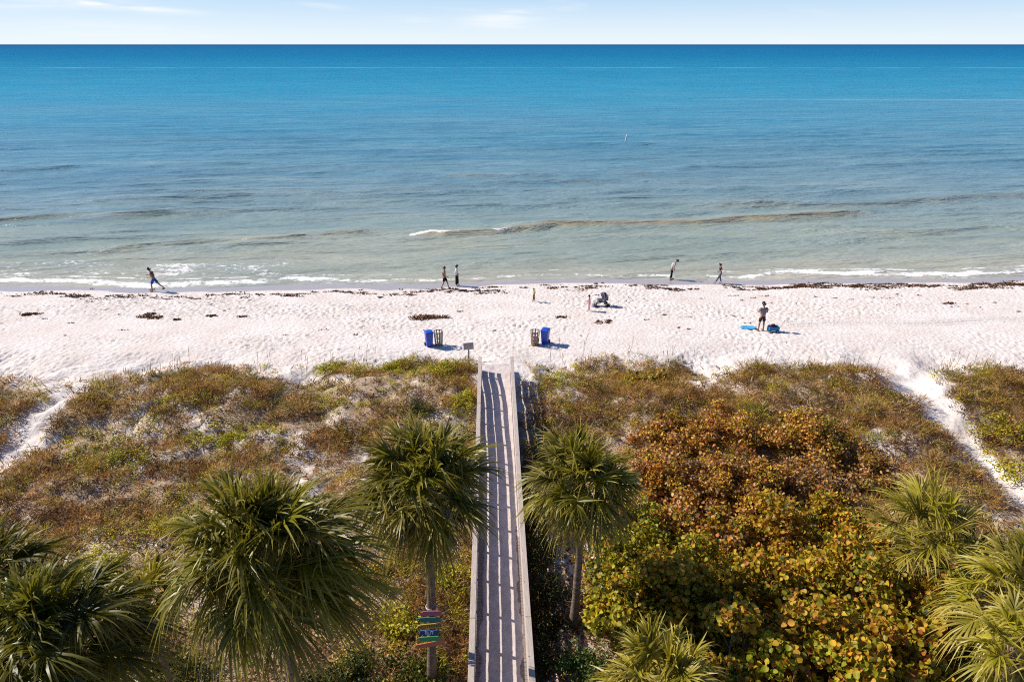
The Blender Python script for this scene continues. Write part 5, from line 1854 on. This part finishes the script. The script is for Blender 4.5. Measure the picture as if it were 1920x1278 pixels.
# pale sea haze low in the sky, whiter right at the horizon
hz = nt.nodes.new('ShaderNodeMapRange')
hz.interpolation_type = 'SMOOTHSTEP'
for k_, v_ in (('From Min', 0.02), ('From Max', 0.22), ('To Min', 0.92), ('To Max', 0.0)):
    hz.inputs[k_].default_value = v_
nt.links.new(dz_w, hz.inputs['Value'])
hr = nt.nodes.new('ShaderNodeValToRGB')
nt.links.new(wmath('MULTIPLY', dz_w, 12.0, True), hr.inputs[0])
hr.color_ramp.elements[0].color = (11.4, 12.6, 13.3, 1)
hr.color_ramp.elements[1].color = (6.1, 9.2, 12.6, 1)
hr.color_ramp.elements[0].position = 0.05
hr.color_ramp.elements[1].position = 0.85
pale = nt.nodes.new('ShaderNodeMix')
pale.data_type = 'RGBA'
nt.links.new(hz.outputs[0], pale.inputs[0])
nt.links.new(tint.outputs[2], pale.inputs[6])
nt.links.new(hr.outputs[0], pale.inputs[7])
# thin streaks of high cloud
az_w = wmath('DIVIDE', sep.outputs[0], wmath('MAXIMUM', sep.outputs[1], 0.05))
mp2 = nt.nodes.new('ShaderNodeMapping')
mp2.inputs['Scale'].default_value = (9, 9, 120)
nt.links.new(tc.outputs['Generated'], mp2.inputs[0])
nz2 = nt.nodes.new('ShaderNodeTexNoise')
nz2.inputs['Scale'].default_value = 1.4
nz2.inputs['Detail'].default_value = 6
nz2.inputs['Roughness'].default_value = 0.62
nz2.inputs['Distortion'].default_value = 0.5
nt.links.new(mp2.outputs[0], nz2.inputs['Vector'])
wz = None
for (xa, ya, xb, yb, wd, amp) in ((40, -4, 360, 24, 0.0042, 1.0), (-60, 10, 260, 4, 0.006, 0.7), (565, 8, 650, 16, 0.0028, 0.6), (880, 40, 1010, 38, 0.0085, 0.95), (930, 24, 1000, 26, 0.005, 0.6), (740, 36, 830, 40, 0.004, 0.3), (0, 50, 420, 62, 0.010, 0.45)):
    ra, rb = ray(xa, ya), ray(xb, yb)
    ra, rb = ra / np.linalg.norm(ra), rb / np.linalg.norm(rb)
    a0, a1, e0, e1 = ra[0] / ra[1], rb[0] / rb[1], ra[2], rb[2]
    k_ = (e1 - e0) / (a1 - a0)
    off = wmath('SUBTRACT', dz_w, wmath('ADD', wmath('MULTIPLY', wmath('SUBTRACT', az_w, (a0 + a1) / 2), k_), (e0 + e1) / 2))
    g = wmath('MULTIPLY', gauss(off, wd), gauss(wmath('SUBTRACT', az_w, (a0 + a1) / 2), abs(a1 - a0) / 2))
    g = wmath('MULTIPLY', g, amp)
    wz = g if wz is None else wmath('MAXIMUM', wz, g)
nr_ = nt.nodes.new('ShaderNodeMapRange')
for k_, v_ in (('From Min', 0.34), ('From Max', 0.62), ('To Min', 0.1), ('To Max', 1.0)):
    nr_.inputs[k_].default_value = v_
nt.links.new(nz2.outputs['Fac'], nr_.inputs['Value'])
wz = wmath('MULTIPLY', wz, nr_.outputs[0])
cl = wmath('MAXIMUM', wmath('MULTIPLY', cr.outputs[0], 0.5), wz, True)
mx = nt.nodes.new('ShaderNodeMix')
mx.data_type = 'RGBA'
nt.links.new(cl, mx.inputs[0])
nt.links.new(pale.outputs[2], mx.inputs[6])
mx.inputs[7].default_value = (12.7, 13.0, 13.4, 1)
bg = nt.nodes.new('ShaderNodeBackground')
bg.inputs['Strength'].default_value = 0.054
nt.links.new(mx.outputs[2], bg.inputs['Color'])
wo = nt.nodes.new('ShaderNodeOutputWorld')
nt.links.new(bg.outputs[0], wo.inputs['Surface'])

S.view_settings.view_transform = 'Standard'
S.view_settings.look = 'None'
S.view_settings.exposure = 0.52
S.view_settings.gamma = 1.0
S.render.engine = 'CYCLES'
S.cycles.max_bounces = 6
S.cycles.diffuse_bounces = 3
S.cycles.glossy_bounces = 2
S.cycles.transmission_bounces = 3
S.cycles.use_denoising = False
S.cycles.filter_width = 1.1
S.cycles.sample_clamp_direct = 3.0
S.cycles.sample_clamp_indirect = 3.0
